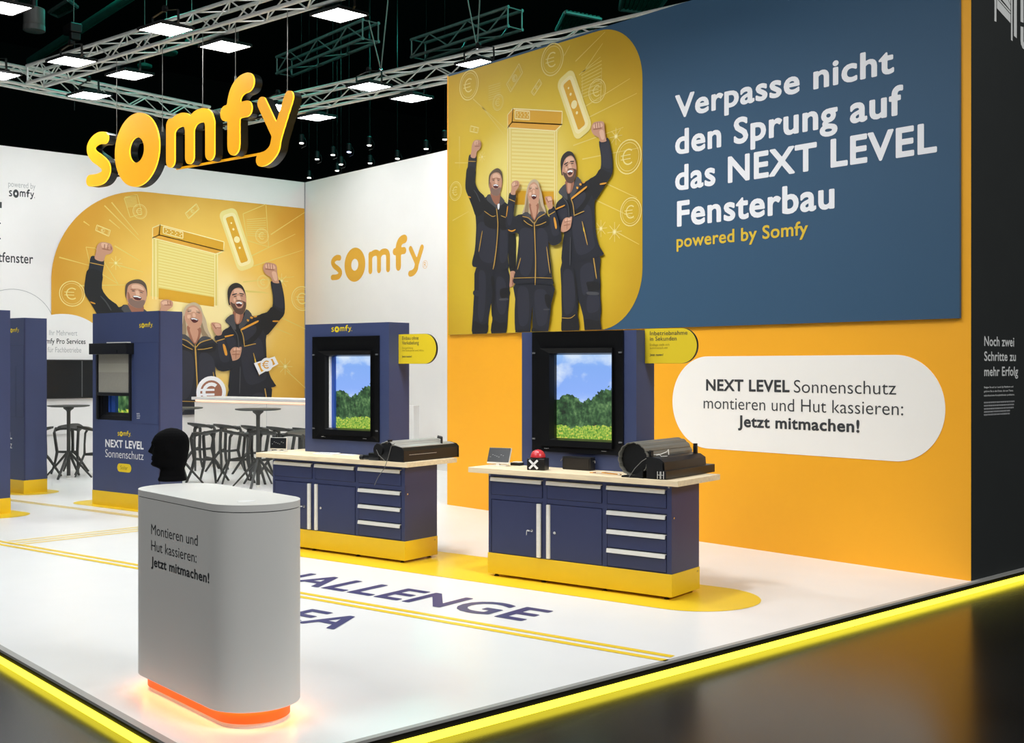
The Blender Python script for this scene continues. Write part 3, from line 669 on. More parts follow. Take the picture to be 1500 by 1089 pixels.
def note(mb, q, y, mi, w=.008):
    quad_line(mb, q, w, y, mi); c = [sum(p[k] for p in q)/4 for k in (0, 1)]
    quad_line(mb, [(c[0]+(p[0]-c[0])*.82, c[1]+(p[1]-c[1])*.82) for p in q], w*.5, y, mi)
    r = .22*min(math.dist(q[0], q[1]), math.dist(q[1], q[2])); mb.prism(ring(c, r*1.5, r*.3, 16), y, None, mi); euro(mb, c, r*1.7, y-.0001, mi, .2)
def shutter_art(parent, tf, base, sc):
    mb = MB(); Y = lambda k: -(base+.0002*k)
    T = lambda z, pts: [tf(p) for p in art(z, pts)]
    glow = T('Z', [(900, 470), (925, 455), (1160, 480), (1160, 560), (1140, 590), (1140, 900), (895, 900)])
    mb.prism(T('Z', [(915, 560), (930, 478), (1145, 490), (1145, 560), (1130, 585), (1130, 890), (905, 890)]), Y(1), None, 0)
    n = 16
    for k in range(n):
        f0, f1 = k/n, (k+.55)/n; a, b = 572, 836
        L0, L1 = a+(b-a)*f0, a+(b-a)*f1
        mb.prism(T('Z', [(930, L0), (1115, L0+8), (1115, L1+8), (930, L1)]), Y(2), None, 2)
    mb.prism(T('Z', [(930, 838), (1115, 842), (1115, 900), (930, 900)]), Y(2), None, 1)
    for x in (912, 922, 1118, 1128): mb.prism(T('Z', [(x-1.5, 560), (x+1.5, 560), (x+1.5, 905), (x-1.5, 905)]), Y(3), None, 3)
    mb.prism(T('Z', [(935, 478), (1152, 490), (1150, 548), (932, 537)]), Y(4), None, 1)
    mb.prism(T('Z', [(932, 537), (1150, 548), (1122, 576), (912, 562)]), Y(4), None, 4)
    mb.prism(T('Z', [(912, 505), (935, 478), (932, 537), (912, 562)]), Y(4), None, 4)
    for q in ([(935, 478), (1152, 490), (1150, 548), (932, 537)], [(932, 537), (1150, 548), (1122, 576), (912, 562)], [(912, 505), (935, 478), (932, 537), (912, 562)], [(945, 486), (1008, 490), (1008, 526), (945, 522)]):
        quad_line(mb, T('Z', q), .012*sc, Y(5), 3)
    for k in range(4):
        for j in range(3): mb.prism(T('Z', [(952+k*15+(j % 2)*4, 494+j*9), (956+k*15+(j % 2)*4, 494+j*9), (956+k*15+(j % 2)*4, 499+j*9), (952+k*15+(j % 2)*4, 499+j*9)]), Y(5), None, 3)
    return mb.build('printed_shutter', [M_glow2, M_box, M_glow1, M_glow3, M_box2], parent, 'glowing roller shutter in the print', fix=False)
def remote_art(parent, c, ang, l, w, base):
    mb = MB(); ca, sa = math.cos(ang), math.sin(ang)
    R = lambda P: [(c[0]+p[0]*ca-p[1]*sa, c[1]+p[0]*sa+p[1]*ca) for p in P]
    mb.prism(R(stadium(-w*.66, w*.66, -l*.58, l*.58, w*.4, 6)), -base, None, 0)
    mb.prism(R(stadium(-w*.5, w*.5, -l*.5, l*.5, w*.3, 6)), -base-.0003, None, 1)
    mb.prism(R(stadium(-w*.28, w*.28, -l*.44, l*.44, w*.12, 5)), -base-.0006, None, 2)
    for dz, r in ((0, .22), (.2, .08), (-.16, .08), (.32, .06)): mb.prism(R([(r*w*math.cos(k*.523), dz*l+r*w*math.sin(k*.523)) for k in range(12)]), -base-.0009, None, 1)
    return mb.build('printed_remote', [M_glow1, M_glow3, M_box], parent, 'glowing remote control in the print', fix=False)
def spark(mb, c, r, y, mi):
    r *= .55
    for a_ in (0, 45, 90, 135): mb.prism(line_poly((c[0]-2.2*r*math.cos(math.radians(a_)), c[1]-2.2*r*math.sin(math.radians(a_))), (c[0]+2.2*r*math.cos(math.radians(a_)), c[1]+2.2*r*math.sin(math.radians(a_))), r*.12), y+.0001, None, mi)
    for k in range(1, 3): mb.prism([(c[0]+r*(1-.3*k)*math.cos(j*.5236), c[1]+r*(1-.3*k)*math.sin(j*.5236)) for j in range(12)], y-.0001*k, None, mi+k)

# ---------- the big banner on the orange wall
M_artR = art_material('yellow_artwork_print', (198, 156, 12), (222, 188, 42), (246, 228, 128), 1.25, 1.35, 2.0, 2.1)
ban = thing('wall_banner', 'large wall banner with white headline on blue beside a yellow print of three cheering people', 'banner', (-10.355, 8.17, 1.958))
BO = (-10.355, 1.958); bt = lambda p: (p[0]-BO[0], p[1]-BO[1])
MB().box(0, 6.15, .001, .028, 0, 2.99).build('backing_panel', M_blue, ban)
MB().prism(stadium(0, 2.985, 0, 2.968, .58, 16, (0, 1, 1, 0)), -.001, None).build('photo_print', M_artR, ban, 'golden print with rounded corners', fix=False)
shutter_art(ban, bt, .003, 1)
p = [bt(x) for x in art('Z', [(1205, 460)])][0]; remote_art(ban, p, math.radians(24), .62, .2, .006)
mb = MB()
for (u, v, r) in ((742, 375, .17), (1108, 262, .17), (870, 450, .09), (1305, 400, .12), (1495, 680, .17), (683, 840, .11), (1500, 925, .14)):
    c = bt(art('Z', [(u, v)])[0])
    if c[0]+r < 2.98: coin(mb, c, r, -.004, 0)
    else: coin(mb, (2.98-r*1.02, c[1]), r, -.004, 0)
for q in ([(962, 280), (978, 320), (925, 405), (907, 370)], [(1052, 348), (1062, 368), (1028, 420), (1015, 405)], [(750, 553), (785, 562), (780, 585), (746, 578)]):
    note(mb, [bt(x) for x in art('Z', q)], -.004, 0)
for a, b in (((760, 435), (905, 570)), ((800, 470), (900, 600)), ((1210, 270), (1340, 140)), ((1250, 470), (1450, 345)), ((1260, 520), (1480, 410)), ((1255, 300), (1330, 190)), ((1160, 245), (1185, 200)), ((1200, 640), (1420, 560)),
             ((1240, 700), (1490, 650)), ((1330, 800), (1480, 870)), ((1390, 1020), (1490, 1075)), ((680, 716), (770, 716)), ((670, 970), (740, 930)), ((1300, 880), (1470, 960)), ((700, 600), (700, 740)), ((1240, 440), (1240, 330)), ((1320, 440), (1325, 300)), ((1225, 330), (1320, 250))):
    mb.prism(line_poly(*[bt(x) for x in art('Z', [a, b])], .012, .004), -.003, None, 1)
for k in range(9): mb.prism(line_poly(*[bt(x) for x in art('Z', [(1235, 430-k*14), (1325, 395-k*16)])], .008), -.003, None, 1)
for k in range(7): mb.prism(line_poly(*[bt(x) for x in art('Z', [(828, 440-k*10), (880, 425-k*10)])], .006), -.003, None, 1)
for (u, v, r) in ((1388, 600, .07), (1322, 1005, .07), (1382, 1020, .08), (800, 690, .05)): spark(mb, bt(art('Z', [(u, v)])[0]), r, -.0045, 0)
mb.build('printed_line_art', [M_glow1, M_glow2, M_glow3], ban, 'pale outlined coins, banknotes and rays', fix=False)
figure(ban, 'printed_person', MAN_L, bt, .008, .002, 'printed older man with a raised fist')
figure(ban, 'printed_person', MAN_R, bt, .021, .002, 'printed bearded man with a raised fist')
figure(ban, 'printed_person', WOMAN, bt, .036, .002, 'printed blond woman with both fists up')
k2 = lambda x, y: (970+x/3.0244, 40+y/3.0244)
def bantext(s, x0, x1, base, cap, m, w):
    a = bt(onY(*k2(*base))); L = bt(onY(*k2(x0, base[1]))); R = bt(onY(*k2(x1, base[1]))); c = bt(onY(*k2(*cap)))
    lettering(ban, s, L[0], R[0], a[1], c[1]-bt(onY(*k2(cap[0], cap[2] if len(cap) > 2 else base[1])))[1], m, w)
def capz(x, y0, y1): return onY(*k2(x, y0))[1]-onY(*k2(x, y1))[1]
for s, x0, x1, bx, by, cp, m, w in (('Verpasse nicht', 58, 1028, 100, 397, capz(75, 290, 393), M_textw, .03), ('den Sprung auf', 58, 1068, 115, 557, capz(335, 398, 515), M_textw, .03),
        ('das NEXT LEVEL', 58, 1218, 100, 720, capz(325, 570, 688), M_textw, .03), ('Fensterbau', 66, 764, 75, 884, capz(80, 772, 886), M_textw, .03), ('powered by Somfy', 64, 646, 90, 975, capz(450, 885, 945), M_texty, .02)):
    a = bt(onY(*k2(bx, by)))
    lettering(ban, s, bt(onY(*k2(x0, by)))[0], bt(onY(*k2(x1, by)))[0], a[1], cp, m, w)

# ---------- white pill on the orange wall
pill = thing('wall_sign', 'white pill-shaped panel with black lettering low on the orange wall', 'sign', (-7.02, 8.2, .853))
MB().prism(stadium(0, 2.69, 0, .835, n=24), -.004, -.0004).build('sign_panel', M_cream, pill)
pt = lambda p: (p[0]+7.02, p[1]-.853)
k3 = lambda x, y: (940+x/3.125, 470+y/3.125)
def pilltext(s, x0, x1, bx, by, cap, w):
    lettering(pill, s, pt(onY(*k3(x0, by), 8.195))[0], pt(onY(*k3(x1, by), 8.195))[0], pt(onY(*k3(bx, by), 8.195))[1], cap, M_textd, w, y=-.006)
cp = onY(*k3(310, 268), 8.195)[1]-onY(*k3(310, 321), 8.195)[1]
pilltext('NEXT LEVEL', 295, 677, 310, 321, cp, .03)
a = pt(onY(*k3(697, 326), 8.195)); b = pt(onY(*k3(1165, 326), 8.195)); lettering(pill, 'Sonnenschutz', a[0], b[0], pt(onY(*k3(310, 321), 8.195))[1], cp, M_textd, -.006, y=-.006)
pilltext('montieren und Hut kassieren:', 284, 1197, 300, 402, cp, -.006); pilltext('Jetzt mitmachen!', 441, 997, 460, 487, cp*.98, .028)

# ---------- mural on the white wall at the back
LX = WX+.012
M_artL = art_material('amber_artwork_print', (214, 156, 40), (242, 196, 86), (254, 234, 166), 2.6+6.33, 2.4, 2.7, 2.5)
mur = thing('wall_mural', 'amber printed mural of three cheering people on the white wall behind the bar tables', 'mural', (LX, 0, 0), math.pi/2)
lt = lambda pts: [onX(u, v, LX) for u, v in pts]
Y0 = onX(75, 440, LX)[0]; ZT = 4.42; ZB = .79; r = 1.52
out = [(10.79, ZB), (10.79, ZT), (Y0+r, ZT)]+[(Y0+r-r*math.sin(math.radians(a)), ZT-r+r*math.cos(math.radians(a))) for a in range(4, 91, 4)]+[(Y0, ZB)]
MB().prism(out[::-1], -.001, -.0002).build('photo_print', M_artL, mur, 'amber print with one big rounded corner')
sA = art('Z', [(935, 478), (1152, 490), (932, 537), (930, 836), (1115, 842)])
k6 = lambda x, y: (70+x/5.73, 280+y/5.73); k7 = lambda x, y: (220+x/6.404, 290+y/6.404); k8 = lambda x, y: (230+x/4.53, 380+y/4.53)
shutter_art(mur, fit_affine(sA, lt([k7(92, 240), k7(690, 420), k7(85, 355), k7(75, 850), k7(600, 925)])), .003, 1.3)
c = lt([k7(812, 392)])[0]; remote_art(mur, c, math.radians(21), .92, .26, .006)
mb = MB()
for (uv, r) in ((k6(203, 862), .2), (k6(772, 172), .12), (k7(1048, 357), .13), (k7(1425, 945), .22), (k8(350, 882), .26), (k8(418, 880), .16), (k7(1060, 790), .12)): coin(mb, lt([uv])[0], r, -.004, 0)
for q in ([k6(412, 285), k6(525, 330), k6(510, 380), k6(400, 330)], [k7(432, 55), k7(458, 105), k7(360, 195), k7(328, 145)]): note(mb, lt(q), -.004, 0, .012)
for a, b in ((k6(475, 122), k6(770, 415)), (k6(535, 95), k6(760, 370)), (k6(300, 255), k6(350, 290)), (k6(95, 556), k6(350, 625)), (k6(580, 620), k6(800, 680)), (k6(560, 460), k6(780, 590)), (k6(265, 795), k6(660, 788)), (k6(515, 240), k6(605, 315)),
             (k7(1130, 345), k7(1450, 135)), (k7(950, 545), k7(1360, 340)), (k7(890, 665), k7(1430, 490)), (k7(870, 790), k7(1350, 740)), (k7(860, 870), k7(1080, 885)), (k8(860, 740), k8(1000, 870)), (k8(590, 215), k8(740, 225)), (k8(830, 390), k8(1000, 470)), (k8(720, 430), k8(900, 505))):
    mb.prism(line_poly(*lt([a, b]), .02, .008), -.003, None, 1)
for k in range(9): mb.prism(line_poly(*lt([k7(905, 205+k*18), k7(1085, 190+k*22)]), .01), -.003, None, 1)
for k in range(8): mb.prism(line_poly(*lt([k6(645+k*2, 50+k*12), k6(740+k*2, 35+k*13)]), .01), -.003, None, 1)
quad_line(mb, lt([k7(870, 150), k7(1085, 60), k7(1110, 460), k7(910, 400)]), .012, -.003, 1); quad_line(mb, lt([k6(640, 60), k6(750, 30), k6(790, 190), k6(690, 220)]), .012, -.003, 1)
quad_line(mb, lt([k6(320, 470), k6(400, 480), k6(590, 780), k6(360, 640)]), .01, -.003, 1)
for uv, r in ((k6(570, 605), .09), (k7(1232, 780), .11), (k8(850, 712), .12)): spark(mb, lt([uv])[0], r, -.0045, 0)
mb.build('printed_line_art', [M_glow1, M_glow2, M_glow3], mur, 'pale outlined coins, banknotes and rays', fix=False)
P = lambda *a: art(*a)[0]
figure(mur, 'printed_person', MAN_L, fit([P('A', [(255, 335)]), P('A', [(435, 725)]), P('A', [(485, 650)]), P('A', [(213, 440)])], lt([k6(495, 478), k6(742, 905), k6(820, 830), k6(400, 562)])), .008, ZB+.002, 'printed older man with a raised fist')
figure(mur, 'printed_person', MAN_R, fit([P('C', [(480, 170)]), P('C', [(228, 565)]), P('C', [(205, 1015)]), P('E', [(630, 415)]), P('E', [(905, 320)])], lt([k8(745, 62), k8(537, 300), k8(517, 625), k8(545, 872), k8(760, 825)])), .021, ZB+.002, 'printed bearded man with a raised fist')
figure(mur, 'printed_person', WOMAN, fit([P('B', [(295, 250)]), P('B', [(440, 300)]), P('B', [(310, 1055)]), P('B', [(125, 150)])], lt([k8(232, 415), k8(392, 425), k8(250, 985), k8(62, 325)])), .036, ZB+.002, 'printed blond woman with both fists up')
mb = MB(); q = lt([k8(632, 690), k8(770, 645), k8(795, 695), k8(668, 768)]); mb.prism(q, -.056, None, 0); c = [sum(a[k] for a in q)/4 for k in (0, 1)]
mb.prism([(c[0]+(a[0]-c[0])*.72, c[1]+(a[1]-c[1])*.72) for a in q], -.0563, None, 1); mb.prism([(c[0]+.12*math.cos(k*.4), c[1]+.12*math.sin(k*.4)) for k in range(16)], -.0566, None, 0); euro(mb, c, .13, -.0569, 1)
c = lt([k8(350, 882)])[0]; n = 28
mb.prism([(c[0]+.27*math.cos(k*math.pi/14), c[1]+.27*math.sin(k*math.pi/14)) for k in range(n)], -.056, None, 0); mb.prism([(c[0]+.2*math.cos(k*math.pi/14), c[1]+.2*math.sin(k*math.pi/14)) for k in range(n)], -.0563, None, 2); euro(mb, c, .3, -.0567, 0, .2)
mb.build('printed_money', [M_textw, M_box2, M_skind], mur, 'banknote and coin printed in front of the people', fix=False)

# ---------- lettering and panels on the same white wall
WP = Matrix.Translation((WX+.001, 0, 0)) @ Matrix.Rotation(math.pi/2, 4, 'Z')
def frame_thing(name, label, cat): return thing(name, label, cat, (WX, 0, 0), math.pi/2)
ws = frame_thing('wall_lettering', 'grey and black lettering with a small wordmark high on the white wall', 'lettering')
kz = lambda x, y: (x/5.446, 220+y/5.446)
def lx(p): return onX(*p, WX)
a, b = lx(kz(66, 290)), lx(kz(282, 300)); lettering(ws, 'powered by', a[0], b[0], a[1]-.0, .085, M_textl, -.004)
a, b = lx(kz(70, 312)), lx(kz(280, 368)); wordmark(ws, a[0], b[0], lx(kz(175, 308))[1], lx(kz(175, 370))[1]-.03, M_textd)
a, b = lx(kz(-14, 894)), lx(kz(264, 908)); lettering(ws, 'tfenster', a[0], b[0], lx(kz(120, 900))[1], .15, M_textd, .012)
mb = MB()
for q in ([(-20, 413), (14, 414), (14, 462), (-20, 462)], [(-20, 578), (6, 579), (6, 590), (-20, 590)], [(-20, 700), (6, 701), (6, 712), (-20, 712)]): mb.prism([lx(kz(*x)) for x in q], -.0015, None)
mb.build('lettering', M_textd, ws)
mb = MB(); cc = lx((20, 484)); mb.prism(ring(cc, .62, .008, 60), -.0015, None); mb.build('ring_print', M_textl, ws)
ps = frame_thing('wall_sign', 'white round-topped panel with three lines of small lettering over the display', 'sign')
kw = lambda x, y: (x/3.111, 250+y/3.111)
top = lx(kw(290, 654)); bot = lx(kw(290, 862))
MB().prism(stadium(top[0]-.78, top[0]+.78, bot[1]-1.15, top[1], .76, 24, (0, 0, 1, 1)), -.016, -.0005).build('sign_panel', M_white, ps)
for s, x0, x1, y, w, m, cp in (('Ihr Mehrwert', 222, 350, 752, -.004, M_textl, .08), ('Somfy Pro Services', 180, 388, 790, .014, M_textd, .08), ('f\u00fcr Fachbetriebe', 215, 368, 829, -.004, M_textl, .08)):
    lettering(ps, s, lx(kw(x0, y))[0], lx(kw(x1, y))[0], lx(kw(300, y))[1], cp, m, w, y=-.018)
tv = frame_thing('wall_display', 'wide black display panel mounted on the white wall between the navy kiosks', 'display')
a, b = lx((62, 527)), lx((150, 582))
MB().box(a[0], b[0], -.07, -.017, b[1]-.01, a[1], bev=.006).build('display_housing', M_black, tv)
MB().box(a[0]+.02, b[0]-.02, -.074, -.07, b[1]+.012, a[1]-.02).build('display_glass', M_screen, tv)
xs = lx((117.5, 550))[0]; MB().box(xs-.006, xs+.006, -.078, -.074, b[1]+.012, a[1]-.02).build('display_joint', mat('grey_joint', (92, 94, 96), .4), tv)
lg = thing('wall_logo', 'gold company wordmark on the white wall facing the aisle', 'logo', (0, 10.81, 0))
wy = lambda p: onY(*p, 10.805)
kl = lambda x, y: (470+x/8.333, 330+y/8.333)
wordmark(lg, wy(kl(117, 620))[0], wy(kl(1254, 250))[0], wy(kl(1040, 116))[1], wy(kl(415, 692))[1], M_logo, dot=False)
c = wy(kl(1270, 480)); mb = MB(); mb.prism(ring(c, .065, .006, 24), -.0015, None); mb.build('logo_ring', M_logo, lg); lettering(lg, 'R', c[0]-.03, c[0]+.035, c[1]-.04, .08, M_logo, -.01)

# ================================================================== the rig: trusses, floodlights, hanging sign
def onP(u, v, o, rz, y=0.0):
    """local (x, z) of a picture point on the vertical plane y of the frame at o turned by rz"""
    n = (-math.sin(rz), math.cos(rz)); r = ray(u, v)
    t = ((o[0]+n[0]*y)*n[0]+(o[1]+n[1]*y)*n[1])/(r[0]*n[0]+r[1]*n[1])
    p = (r[0]*t-o[0], r[1]*t-o[1]); return (p[0]*math.cos(rz)+p[1]*math.sin(rz), CH+r[2]*t-(o[2] if len(o) > 2 else 0))
def local(o, rz, x, y, z): return (o[0]+x*math.cos(rz)-y*math.sin(rz), o[1]+x*math.sin(rz)+y*math.cos(rz), z)

def truss(label, p, rz, length, pitch=.34, h=.245, faces=('near', 'far', 'low', 'top'), m=M_truss, rc=.024, rbr=.0095):
    t = thing('lighting_truss', label, 'truss', p, rz, 'aluminium lattice trusses')
    for y in (0, h):
        for z in (0, h): MB().tube((0, y, z), (length, y, z), rc, 12).build('chord', m, t)
    n = int(length/pitch); st = length/n
    for f in faces:
        for k in range(n):
            a, b = (k*st, (k+1)*st); up = k % 2
            if f in ('near', 'far'):
                y = 0 if f == 'near' else h; p0, p1 = (a, y, h*up), (b, y, h*(1-up))
            else:
                z = 0 if f == 'low' else h; p0, p1 = (a, h*(1-up), z), (b, h*up, z)
            MB().tube(p0, p1, rbr, 6).build('brace', m, t)
    for k, x in enumerate([0.02, length-.02]):
        mb = MB()
        for a, b in (((x, 0, 0), (x, h, 0)), ((x, h, 0), (x, h, h)), ((x, h, h), (x, 0, h)), ((x, 0, h), (x, 0, 0))): mb.tube(a, b, .014, 8)
        mb.build('end_frame', m, t)
    return t
A1 = onZ(33, 124, 5.6); truss('long aluminium truss from which the big amber letters hang', (A1[0]+.12, A1[1]+.02, 5.6), RT, 7.8)
d2 = RT+math.pi/2; b2 = (A1[0]+.05, A1[1]-.3)
truss('aluminium truss running along the white mural wall behind the amber letters', (b2[0]-1.6*math.cos(d2), b2[1]-1.6*math.sin(d2), 5.6), d2, 5.1)
A3 = onZ(440, 157.5, 5.6); truss('aluminium truss passing behind the top edge of the wall banner', (A3[0]-2.2*math.cos(RT), A3[1]-2.2*math.sin(RT), 5.6), RT, 10.6, pitch=.43)
M_trussdim = mat('dim_truss_aluminium', (120, 122, 120), .5, metal=.3, var=.1)  # darker copy of the truss metal: dimness of the unlit hall as colour
a, b = onZ(405, 108, 7.6), onZ(532, 56, 7.6); d = math.atan2(b[1]-a[1], b[0]-a[0])
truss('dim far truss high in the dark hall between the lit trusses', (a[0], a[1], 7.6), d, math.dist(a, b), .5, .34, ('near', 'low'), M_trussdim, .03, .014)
a, b = onZ(602, 84, 7.6), onZ(745, 38, 7.6); d = math.atan2(b[1]-a[1], b[0]-a[0])
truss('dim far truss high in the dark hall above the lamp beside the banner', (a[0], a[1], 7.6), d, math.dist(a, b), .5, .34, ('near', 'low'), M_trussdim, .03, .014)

def floodlight(label):
    f = thing('floodlight', label, 'floodlight', (0, 0, 0), 0, 'LED floodlights of the rig')
    MB().box(-.225, .225, -.225, .225, .006, .03, bev=.004).box(-.12, .12, -.12, .12, .03, .075, bev=.008).build('lamp_housing', M_dark, f)
    MB().box(-.215, .215, -.215, .215, -.004, .006).build('led_panel', M_led, f)
    MB().box(-.232, -.216, -.232, .232, -.008, .02).box(.216, .232, -.232, .232, -.008, .02).box(-.216, .216, -.232, -.216, -.008, .02).box(-.216, .216, .216, .232, -.008, .02).build('lamp_bezel', M_dark, f)
    MB().bar([(-.225, 0, .02), (-.25, 0, .05), (-.25, 0, .18), (0, 0, .22), (.25, 0, .18), (.25, 0, .05), (.225, 0, .02)], [.03]*7, [.006]*7, side=(0, 1, 0)).build('yoke', M_dark, f)
    MB().tube((0, -.02, .24), (0, .02, .24), .035, 12).box(-.015, .015, -.02, .02, .2, .24).build('clamp', M_dark, f)
    return f
LAMPS = [((105, 90), 'floodlight clamped to the sign truss beside the corner junction'), ((190, 110), 'floodlight hanging just above the amber letter o'),
 ((4, 11), 'floodlight cut off by the top corner of the picture'), ((-4, 110), 'floodlight cut off at the edge of the picture beside the truss junction'),
 ((131, 140), 'floodlight on the mural truss above the amber letter s'), ((243, 43), 'floodlight in the middle of the sign truss above the letter m'),
 ((330, 68), 'floodlight hanging straight above the amber letter f'), ((497, 22), 'large floodlight at the top hanging past the last amber letter'),
 ((541, 127), 'floodlight on the back truss halfway between letters and banner'), ((603, 144), 'floodlight hanging behind the back truss next to the banner'),
 ((464, 172), 'small floodlight below the back truss beside the amber letter y'), ((408, 158), 'floodlight seen through the fork of the amber letter y'), ((702, 94), 'floodlight on the back truss half hidden by the banner corner')]
f0 = None
for i, ((u, v), lab) in enumerate(LAMPS):
    p = onZ(u, v, 5.5); p = (p[0], p[1], 5.5)
    if f0 is None: f0 = floodlight(lab); o = f0; o.location = p
    else: o = dup(f0, p, None, lab)
    o.rotation_euler = (math.radians(3), 0, RT)

sg = onZ(238, 64, 5.6); SR = math.radians(10.0)
sign = thing('hanging_sign', 'big amber channel letters hanging on wires from the truss', 'sign', (sg[0], sg[1], 5.6), SR)
for ch in 'somfy':
    L = glyph(ch)
    b = MB().prism(L, .018, .125).build('letter', M_letterside, sign)
    MB().prism(L, 0, .018).build('glowing_edge', M_rim, b, 'glowing amber edge')
    MB().prism(L, -.004, 0).build('letter_face', M_letter, b, 'amber letter face')
for x0, x1, z, m in ((-1.35, -.5, -1.50, M_black), (.1, 2.12, -1.545, M_letter), (-1.2, 2.2, -1.12, M_black)):
    MB().box(x0, x1, .127, .15, z-.012, z+.012).build('rail', m, sign)
for u, vt in ((171, 197), (238, 186), (297, 160), (345, 112), (421, 132)):
    x, z = onP(u, vt, (sg[0], sg[1], 5.6), SR, .07)
    MB().tube((x, .07, z-.06), (x, .07, .02), .0045, 6).tube((x, .07, z-.06), (x, .07, z), .012, 8).build('suspension_wire', M_wire, sign)

# ------------------------------------------------------------------ the dark hall above
def ceil_pt(u, v, z): p = onZ(u, v, z); return (p[0], p[1], z)
tag(MB().path([ceil_pt(44, 90, 8.2), ceil_pt(120, 41, 8.2), ceil_pt(205, -14, 8.2)], .085, 14).build('ceiling_duct', M_teal), 'teal green pipe crossing the dark hall ceiling above the sign truss', 'duct')
p = ceil_pt(50, 46, 7.0); t = thing('pendant_spotlight', 'grey cylindrical lamp can hanging near the top corner above the truss', 'lamp', p)
MB().lathe([(.155, 0), (.17, .01), (.17, .09)], 24).build('lamp_ring', mat('grey_lamp_can', (92, 92, 90), .45, var=.05), t)
MB().lathe([(.16, .09), (.165, .1), (.165, .36), (.12, .38)], 24).build('lamp_can', mat('grey_lamp_can', (92, 92, 90)), t)
MB().tube((0, 0, .38), (0, 0, .9), .05, 12).tube((0, 0, .9), (0, 0, 8), .01, 6).build('stem', M_dark, t)
p = ceil_pt(107, 50, 7.2); t = thing('chain_hoist', 'black chain hoist hanging on a cable above the sign truss', 'hoist', p)
MB().box(-.2, .16, -.1, .1, 0, .16, bev=.02).box(.02, .14, -.08, .08, -.12, 0, bev=.015).build('hoist_body', M_dark, t)
MB().tube((.03, 0, .16), (.03, 0, 7.8), .008, 6).build('cable', M_wire, t); MB().tube((.06, 0, -.12), (.06, 0, -1.3), .01, 6).build('chain', M_dark, t)
def grille(q, z, label):
    P = [Vector(ceil_pt(u, v, z)) for u, v in q]; n = 9; mb = MB()
    t = thing('ceiling_grille', label, 'grille', tuple(P[0]))
    for k in range(n):
        f = (k+.15)/n; g2 = (k+.75)/n
        a, b = P[0].lerp(P[3], f), P[1].lerp(P[2], f); c, d = P[1].lerp(P[2], g2), P[0].lerp(P[3], g2)
        vs = [mb.bm.verts.new(x-P[0]+Vector((0, 0, dz))) for dz in (0, .06) for x in (a, b, c, d)]
        for ff in ((0, 1, 2, 3), (7, 6, 5, 4), (0, 4, 5, 1), (1, 5, 6, 2), (2, 6, 7, 3), (3, 7, 4, 0)): mb.bm.faces.new([vs[i] for i in ff])
    mb.build('grille_slats', M_teal, t)
    mb = MB()
    for a, b in zip(P, P[1:]+P[:1]): mb.tube(a-P[0], b-P[0], .04, 6)
    mb.build('grille_frame', M_trussdim, t)
grille([(72, 18), (100, 0), (113, 10), (85, 24)], 9.2, 'teal slatted ceiling panel beside the grey lamp can')
grille([(20, 2), (40, -10), (56, -3), (36, 7)], 9.2, 'teal slatted ceiling panel above the grey lamp can')
grille([(815, 44), (828, 18), (880, 28), (860, 48)], 9.2, 'teal slatted ceiling panel over the yellow print')
grille([(908, 14), (912, -12), (985, -14), (960, 20)], 9.2, 'teal slatted ceiling panel over the blue half of the banner')
for u, v, r, lab in ((244, 79, .2, 'teal disc-shaped lamp hanging under the sign truss'), (281, 64, .12, 'small teal disc-shaped lamp behind the sign truss'), (212, 99, .14, 'small teal disc-shaped lamp hanging beyond the letter o')):
    p = ceil_pt(u, v, 7.4); t = thing('pendant_disc', lab, 'lamp', p); MB().lathe([(r*.9, 0), (r, .02), (r, .05), (r*.3, .09)], 24).build('disc', M_teal, t); MB().tube((0, 0, .09), (0, 0, 7.6), .006, 6).build('stem', M_wire, t)
for (u0, v0), ends, lab in (((558, 103), ((540, 30), (569, -6)), 'pair of thin steel cables holding the back truss halfway along'), ((699, 72), ((684, -6), (703, -6)), 'pair of thin steel cables holding the back truss beside the banner')):
    p = ceil_pt(u0, v0, 5.9); t = thing('suspension_bridle', lab, 'cable', p, 0)
    for u, v in ends:
        dz = 5.9; dd = math.hypot(p[0], p[1]); q2 = onP(u, v, p, TH, 0); e = local((0, 0), TH, q2[0], 0, q2[1]); MB().tube((0, 0, 0), e, .009, 6).build('cable', M_wire, t)
    MB().lathe([(.02, -.03), (.03, 0), (.02, .03)], 10).build('shackle', M_key, t)
SP = [(10, 560, 'spotlight far behind next to the amber letter y', 0), (153, 708, 'faint far spotlight just beyond the wall corner', 0), (298, 668, 'small far spotlight above the wall corner and wordmark', 0), (372, 755, 'small far spotlight low beside the blue one', 0),
 (337, 812, 'far spotlight almost touching the white wall top near the corner', 0), (80, 878, 'lowest far spotlight exactly over the wall corner', 0), (445, 642, 'bluish far spotlight above the white wall', 1), (630, 580, 'bright far spotlight highest above the white wall', 0),
 (638, 744, 'far spotlight on the wall top over the middle of the wordmark', 0), (888, 703, 'tiny far spotlight on the wall top over the wordmark end', 0), (1152, 613, 'far spotlight with a hoop near the banner edge', 0), (1322, 527, 'pair of tiny far lights touching the banner edge', 0)]
for x, y, lab, bl_ in SP:
    p = ceil_pt(440+x/6.25, 120+y/6.25, 6.6); t = thing('spotlight', lab, 'spotlight', p, TH)
    MB().lathe([(.055, .0), (.06, .03), (.06, .18), (.03, .2)], 14).build('spot_can', M_dark, t)
    MB().lathe([(.045, -.012), (.05, 0)], 14).build('spot_lens', M_spotb if bl_ else M_spot, t)
    MB().path([(.07, 0, .12), (.12, -.02, .02), (.1, -.02, -.08), (0, -.02, -.12)], .006, 6).tube((0, 0, .2), (0, 0, 8.3), .003, 6).build('spot_bracket', M_dark, t)

